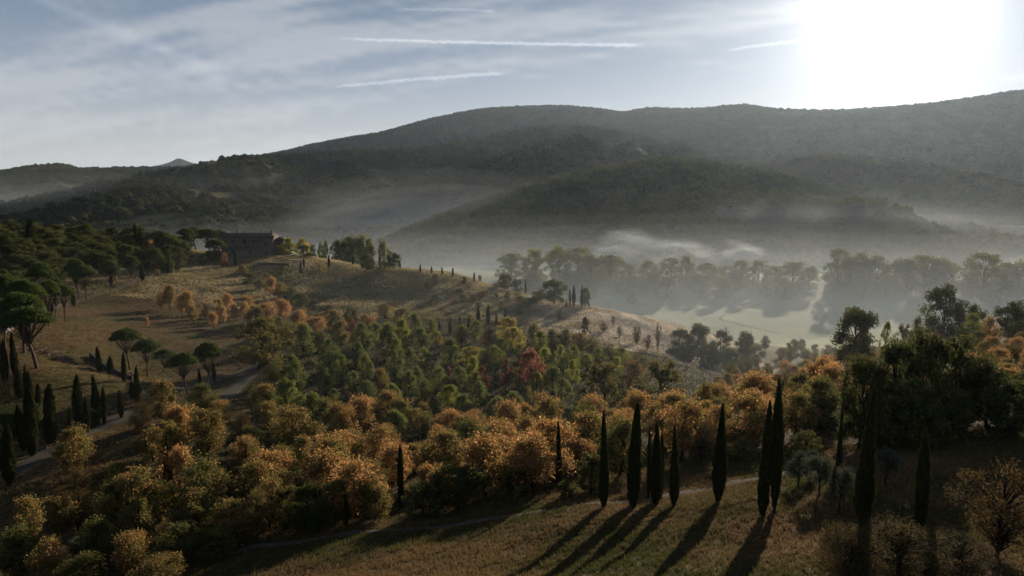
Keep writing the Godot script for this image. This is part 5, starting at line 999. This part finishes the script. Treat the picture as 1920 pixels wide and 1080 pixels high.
func make_hedge(label: String, at: Vector3, size: Vector3, turn: float) -> void:
	var o := base("clipped_hedge", at, turn)
	tag(o, label, "hedge")
	rng.seed = int(at.x * 7.0)
	var core := Pile.new()
	core.box(Vector3(0, size.y * 0.5 - 0.2, 0), size - Vector3(0.4, 0.0, 0.4), Color(0.036, 0.042, 0.015))
	part(o, "inner_twigs", core.mesh(), leafy(0.3))
	var p := Pile.new()
	for i in 5200:
		var d := Vector3(rng.randf_range(-0.5, 0.5), rng.randf_range(-0.5, 0.5), rng.randf_range(-0.5, 0.5))
		var axis := rng.randi() % 3
		if axis == 0: d.x = 0.5 * signf(d.x)
		elif axis == 1: d.y = 0.5
		else: d.z = 0.5 * signf(d.z)
		var q := d * size + Vector3(0, size.y * 0.5, 0) + rand_dir() * 0.12
		var along := rand_dir() * rng.randf_range(0.06, 0.12)
		p.leaf(q, along, along.cross(rand_dir()).normalized() * 0.06, Color(0.026, 0.032, 0.011).lerp(Color(0.05, 0.052, 0.018), rng.randf()))
	part(o, "foliage", p.mesh(), leafy(0.6))

func make_wall(called: String, label: String, pts: Array, hgt: float, thick: float, m: Material) -> void:
	var first := Vector3(pts[0][0], ground_y(pts[0][0], pts[0][1]), pts[0][1])
	var o := base(called, first)
	tag(o, label, "wall")
	var body := Pile.new()
	var cap := Pile.new()
	for i in pts.size() - 1:
		var a := Vector3(pts[i][0], ground_y(pts[i][0], pts[i][1]), pts[i][1]) - first
		var b := Vector3(pts[i + 1][0], ground_y(pts[i + 1][0], pts[i + 1][1]), pts[i + 1][1]) - first
		var s := (b - a).cross(Vector3.UP).normalized() * thick * 0.5
		var dn := Vector3(0, -0.6, 0)
		var up := Vector3(0, hgt, 0)
		for w in [[body, dn, up, 1.0], [cap, up, up + Vector3(0, 0.12, 0), 1.3]]:
			var t: Vector3 = s * w[3]
			var p: Pile = w[0]
			p.quad(a + t + w[1], a + t + w[2], b + t + w[2], b + t + w[1], Color.WHITE)
			p.quad(b - t + w[1], b - t + w[2], a - t + w[2], a - t + w[1], Color.WHITE)
			p.quad(a + t + w[2], a - t + w[2], b - t + w[2], b + t + w[2], Color.WHITE)
			p.quad(a - t + w[1], a - t + w[2], a + t + w[2], a + t + w[1], Color.WHITE)
			p.quad(b + t + w[1], b + t + w[2], b - t + w[2], b - t + w[1], Color.WHITE)
	part(o, "wall_body", body.mesh(), m)
	part(o, "coping", cap.mesh(), m)

func make_pergola(at: Vector3) -> void:
	var o := base("garden_pergola", at, 0.1)
	tag(o, "small pale pergola on the garden terrace below the villa", "pergola")
	var m := plain(lin(0.12, 0.105, 0.09), 0.8)
	for x in [-2.2, 0.0, 2.2]:
		for z in [-1.1, 1.1]:
			block(o, "post", Vector3(x, 1.1, z), Vector3(0.22, 2.8, 0.22), m)
	for z in [-1.1, 1.1]:
		block(o, "beam", Vector3(0, 2.6, z), Vector3(5.2, 0.2, 0.16), m)
	for i in 7:
		block(o, "rafter", Vector3(-2.4 + i * 0.8, 2.78, 0), Vector3(0.1, 0.14, 3.0), m)

func make_brush_pile(at: Vector3) -> void:
	var o := base("brush_pile", at)
	tag(o, "reddish brown pile of cut branches on the left terrace", "brush pile")
	rng.seed = 91
	var p := Pile.new()
	for i in 260:
		var q := Vector3(rng.randf_range(-5, 5), 0, rng.randf_range(-2.2, 2.2))
		q.y = maxf(0.1, 0.9 - absf(q.x) * 0.12 - absf(q.z) * 0.25) * rng.randf() + ground_y(at.x + q.x, at.z + q.z) - at.y
		var d := Vector3(rng.randf_range(-1, 1), rng.randf_range(-0.25, 0.4), rng.randf_range(-1, 1)).normalized() * rng.randf_range(0.4, 1.3)
		p.tube([q - d, q + d], [0.04, 0.02], 4, Color(0.12, 0.07, 0.05) * rng.randf_range(0.5, 1.3))
	var m := StandardMaterial3D.new()
	m.vertex_color_use_as_albedo = true
	m.roughness = 0.9
	var b := part(o, "branches", p.mesh(), m)
	b.set_meta("kind", "stuff")

func spot(x: float, z: float) -> Vector3:
	return Vector3(x, ground_y(x, z), z)

func make_things() -> void:
	make_villa()
	make_fence()
	make_pergola(spot(-87.0, -300.0))
	make_wall("garden_wall", "grey stone retaining wall of the villa garden", [[-104.0, -303.0], [-97.0, -301.0], [-90.0, -300.0]], 0.9, 0.5, plain(lin(0.11, 0.10, 0.085), 0.95, 0.6))
	make_wall("terrace_wall", "dark bluish retaining wall beside the left drive", [[-85.5, -148.0], [-78.0, -141.0], [-71.0, -135.5]], 0.9, 0.4, plain(lin(0.035, 0.038, 0.042), 0.8, 0.6))
	make_hedge("broad clipped hedge with a flat top at the left edge", spot(-74.5, -106.0), Vector3(9.0, 3.2, 4.5), 0.2)
	make_hedge("low clipped hedge block between the left drive cypresses", spot(-66.0, -112.0), Vector3(4.0, 2.2, 1.6), -0.5)
	small_house("farm_shed", "pale roofed shed half out of view behind the left pines", spot(-108.0, -150.0), 0.3, Vector3(9, 3.0, 6), lin(0.12, 0.11, 0.10), lin(0.06, 0.05, 0.045))
	ribbon("field_path", [[128, -352], [118, -372], [112, -395], [150, -440]], 1.6, 0.08)
	ribbon("field_path", [[150, -350], [176, -385], [190, -420]], 1.4, 0.08)
	make_brush_pile(spot(-90.0, -141.0))
	var hm: Dictionary = HILLS[2]
	small_house("farmhouse", "tiny farmhouse on the wooded hill behind the villa", hill_point(hm, 0.475, 0.36), 0.2, Vector3(22, 7, 10), lin(0.3, 0.28, 0.25), lin(0.18, 0.12, 0.09))
	small_house("farmhouse", "tiny pale farmhouse in the mist at the right", spot(520.0, -905.0), -0.3, Vector3(18, 6, 9), lin(0.6, 0.58, 0.54), lin(0.4, 0.36, 0.33))

# ------------------------------------------------------------------ mist
func mist(called: String, label: String, at: Vector3, size: Vector3, density: float, turn := 0.0) -> void:
	var f := FogVolume.new()
	f.name = numbered(called)
	f.shape = RenderingServer.FOG_VOLUME_SHAPE_ELLIPSOID
	f.size = size
	var m := FogMaterial.new()
	m.density = density
	m.albedo = Color(0.90, 0.95, 1.0)
	f.material = m
	add_child(f)
	f.position = at
	f.rotation = Vector3(0, turn, turn * 0.6 if called == "mist_wisp" else 0.0)
	tag(f, label, "mist", "banks of morning mist in the valley", "stuff")

func bank(label: String, at: Vector3, size: Vector3, density: float, turn := 0.0) -> void:
	# mist that thins upwards and outwards: a nest of ever flatter banks
	for k in [[1.06, 2.4, 0.10], [1.0, 1.8, 0.14], [0.94, 1.35, 0.18], [0.88, 0.98, 0.2], [0.8, 0.66, 0.2], [0.7, 0.4, 0.18]]:
		mist("mist", label, at, Vector3(size.x * k[0], size.y * k[1], size.z * k[0]), density * k[2], turn)

func make_mist() -> void:
	bank("wide low mist filling the valley", Vector3(230, 30, -610), Vector3(1500, 38, 640), 0.0007)
	bank("thin mist over the pasture before the tree belt", Vector3(200, 29, -420), Vector3(560, 26, 260), 0.0012)
	bank("soft haze over the hollow below the frosty slope", Vector3(120, 52, -265), Vector3(330, 46, 240), 0.0006)
	bank("thin veil of haze over the plantation hollow", Vector3(40, 58, -200), Vector3(420, 34, 260), 0.00028)
	bank("luminous mist behind the valley tree belt", Vector3(230, 34, -585), Vector3(760, 32, 110), 0.0022)
	bank("streak of mist along the right flank of the near hill", Vector3(330, 66, -800), Vector3(330, 20, 90), 0.0022, -0.5)
	bank("mist in the gap between the near hill and the broad hill", Vector3(-95, 34, -1010), Vector3(420, 74, 420), 0.0013, 0.3)
	bank("mist in the hollow behind the villa", Vector3(-130, 34, -560), Vector3(460, 46, 220), 0.0009)
	bank("mist drifting up the right end of the near hill", Vector3(470, 52, -900), Vector3(460, 44, 160), 0.0011, -0.25)
	bank("faint mist at the foot of the left hills", Vector3(-800, 40, -1300), Vector3(1300, 90, 600), 0.0004)
	# curling wisps that catch the sun above the tree belt
	rng.seed = 314
	for path in [[[73, 41, 3.0], [78, 50, 4.0], [88, 57, 4.5], [98, 57, 4.0], [110, 52, 4.0], [122, 49, 3.5], [134, 50, 4.0], [144, 49, 4.5], [151, 45, 3.5], [156, 41, 2.0]], [[76, 44, 5.0], [95, 45, 6.0], [115, 43, 6.0], [135, 42, 5.0]], [[182, 38, 2.5], [186, 44, 3.0], [190, 48, 3.0], [196, 45, 3.0], [199, 41, 2.0]]]:
		var n: int = path.size() * 8
		for i in n:
			var f: float = float(i) / n * (path.size() - 1)
			var a: Array = path[int(f)]
			var b: Array = path[int(f) + 1]
			var u: float = f - int(f)
			var r: float = lerpf(a[2], b[2], u)
			var at := Vector3(lerpf(a[0], b[0], u) + rng.randf_range(-6, 6), lerpf(a[1], b[1], u) + rng.randf_range(-r, r) * 1.1, -612.0 + rng.randf_range(-7, 7))
			mist("mist_wisp", "bright wisps of mist curling above the valley trees", at, Vector3(rng.randf_range(12, 34), r * rng.randf_range(0.8, 2.4), rng.randf_range(10, 22)), rng.randf_range(0.0012, 0.0055) * 3.0 / r, rng.randf_range(-0.5, 0.5))


# ------------------------------------------------------------------ sky
func sky_color(d: Vector3) -> Color:
	var el := asin(clampf(d.y, -1, 1))
	var up := clampf(el / (PI * 0.5), 0, 1)
	var near := Color(0.52, 0.525, 0.52)
	var mid := Color(0.34, 0.40, 0.49)
	var high := Color(0.165, 0.23, 0.335)
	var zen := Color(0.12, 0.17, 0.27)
	var deg := rad_to_deg(maxf(el, 0.0))
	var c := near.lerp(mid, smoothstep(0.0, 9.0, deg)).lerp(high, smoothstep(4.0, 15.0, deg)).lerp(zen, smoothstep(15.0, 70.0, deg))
	# thin cirrus: long soft veils drawn out along the wind, laid out on a plane high above
	var k := 1.0 / (maxf(d.y, 0.02) + 0.12)
	var px := d.x * k
	var pz := d.z * k
	var along := px * 0.92 + pz * 0.38
	var over := -px * 0.38 + pz * 0.92
	var veil := patch.get_noise_2d(along * 26.0, over * 95.0) + 0.5 * soft.get_noise_2d(along * 60.0 + 30.0, over * 260.0) + 0.9 * patch.get_noise_2d(along * 11.0 + 200.0, over * 22.0)
	var cloud := smoothstep(-0.25, 0.85, veil) * smoothstep(0.0, 0.06, d.y)
	c = c.lerp(Color(0.60, 0.62, 0.64), cloud * 0.5 * (1.0 - 0.5 * up))
	# brightness of the air round the sun
	var cosa := clampf(d.dot(sun_way), -1, 1)
	var ang := rad_to_deg(acos(cosa))
	c += Color(1.0, 0.97, 0.91) * (0.20 * exp(-ang / 15.0) + 0.5 * exp(-ang / 7.0) + 1.6 * exp(-ang / 3.0) + 4.0 * exp(-pow(ang / 2.6, 2.0)))
	return c

func dir_at(px: float, py: float) -> Vector3:
	# direction given as degrees right of straight ahead and degrees up
	var a := deg_to_rad(px)
	var e := deg_to_rad(py)
	return Vector3(sin(a) * cos(e), sin(e), -cos(a) * cos(e))

func make_sky() -> Sky:
	var w := 1024
	var hgt := 512
	var im := Image.create(w, hgt, false, Image.FORMAT_RGBF)
	var below := Color(0.20, 0.20, 0.19)
	for j in hgt:
		var el := PI * 0.5 - PI * (j + 0.5) / hgt
		for i in w:
			if el < -0.02:
				im.set_pixel(i, j, below)
				continue
			var az := TAU * (i + 0.5) / w
			var d := Vector3(sin(az) * cos(el), sin(el), -cos(az) * cos(el))
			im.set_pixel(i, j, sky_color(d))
	im.resize(4096, 2048, Image.INTERPOLATE_CUBIC)
	# vapour trails: [azimuth, height] of the two ends in degrees, thickness, brightness
	for t in [[-13.2, 10.3, 10.0, 9.95, 0.085, 0.55], [-9.0, 12.35, -1.0, 12.4, 0.065, 0.28], [-13.5, 6.9, -0.3, 8.15, 0.10, 0.38], [15.3, 9.35, 23.0, 9.8, 0.10, 0.42], [-29.5, 5.6, -26.0, 6.3, 0.12, 0.07], [-33.0, 12.0, -20.0, 7.2, 0.5, 0.10]]:
		var a0: float = minf(t[0], t[2]) - 1.0
		var a1: float = maxf(t[0], t[2]) + 1.0
		for i in range(int(floor(a0 / 360.0 * 4096.0)), int(ceil(a1 / 360.0 * 4096.0))):
			var az := 360.0 * (i + 0.5) / 4096.0
			var f: float = (az - t[0]) / (t[2] - t[0])
			var ends := smoothstep(0.0, 0.12, f) * smoothstep(1.0, 0.93, f)
			if ends <= 0.0: continue
			var centre: float = lerpf(t[1], t[3], f) + 0.07 * soft.get_noise_1d(az * 40.0) + 0.12 * sin(f * PI)
			var thick: float = t[4] * (0.55 + 0.6 * f) * (1.0 + 0.5 * soft.get_noise_1d(az * 120.0 + 77.0))
			for j in range(int((90.0 - centre - 1.6) / 180.0 * 2048.0), int((90.0 - centre + 1.6) / 180.0 * 2048.0) + 1):
				var el := 90.0 - 180.0 * (j + 0.5) / 2048.0
				var g: float = exp(-pow((el - centre) / thick, 2.0)) * ends * t[5]
				var x := (i + 4096) % 4096
				var c := im.get_pixel(x, j)
				im.set_pixel(x, j, c + Color(0.95, 0.95, 0.93) * g * 0.66)
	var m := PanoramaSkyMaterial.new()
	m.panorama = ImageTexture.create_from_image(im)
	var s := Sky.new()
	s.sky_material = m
	print("sky ", Time.get_ticks_msec())
	return s

func _ready() -> void:
	soft.noise_type = FastNoiseLite.TYPE_SIMPLEX_SMOOTH
	soft.frequency = 0.03
	soft.seed = 12
	soft.fractal_octaves = 3
	patch.noise_type = FastNoiseLite.TYPE_SIMPLEX_SMOOTH
	patch.frequency = 0.02
	patch.seed = 77
	patch.fractal_octaves = 4
	# camera
	var cam := Camera3D.new()
	cam.name = "camera"
	cam.position = EYE
	cam.rotation.x = -atan(195.0 / 1400.0)
	cam.fov = rad_to_deg(2.0 * atan(540.0 / 1400.0))
	cam.near = 0.5
	cam.far = 20000.0
	cam.current = true
	add_child(cam)
	# sun
	sun_way = Vector3(sin(SUN_AZIMUTH) * cos(SUN_HEIGHT), sin(SUN_HEIGHT), -cos(SUN_AZIMUTH) * cos(SUN_HEIGHT))
	var sun := DirectionalLight3D.new()
	sun.name = "sun"
	sun.basis = Basis.looking_at(-sun_way, Vector3.UP)
	sun.light_energy = 1.6
	sun.light_color = Color(1.0, 0.92, 0.80)
	sun.light_angular_distance = 0.6
	sun.shadow_enabled = true
	add_child(sun)
	# sky, exposure and air
	var env := Environment.new()
	env.background_mode = Environment.BG_SKY
	env.sky = make_sky()
	env.background_energy_multiplier = 1.0 / EXPOSURE
	env.tonemap_mode = Environment.TONE_MAPPER_LINEAR
	env.tonemap_exposure = EXPOSURE
	env.sdfgi_enabled = true
	env.ssao_enabled = true
	env.ssil_enabled = true
	env.volumetric_fog_enabled = true
	env.volumetric_fog_density = 0.000014
	env.volumetric_fog_albedo = Color(0.79, 0.885, 1.0)
	env.volumetric_fog_anisotropy = 0.55
	env.volumetric_fog_length = 12000.0
	var around := WorldEnvironment.new()
	around.name = "air"
	around.environment = env
	add_child(around)

	make_ground()
	make_hills()
	for key in TRACKS:
		ribbon("drive" if key != "track" else "track", TRACKS[key], 1.7 if key == "track" else 3.4, 0.05)
	make_things()
	plant_all()
	make_grass()
	make_mist()
	print("done ", Time.get_ticks_msec())
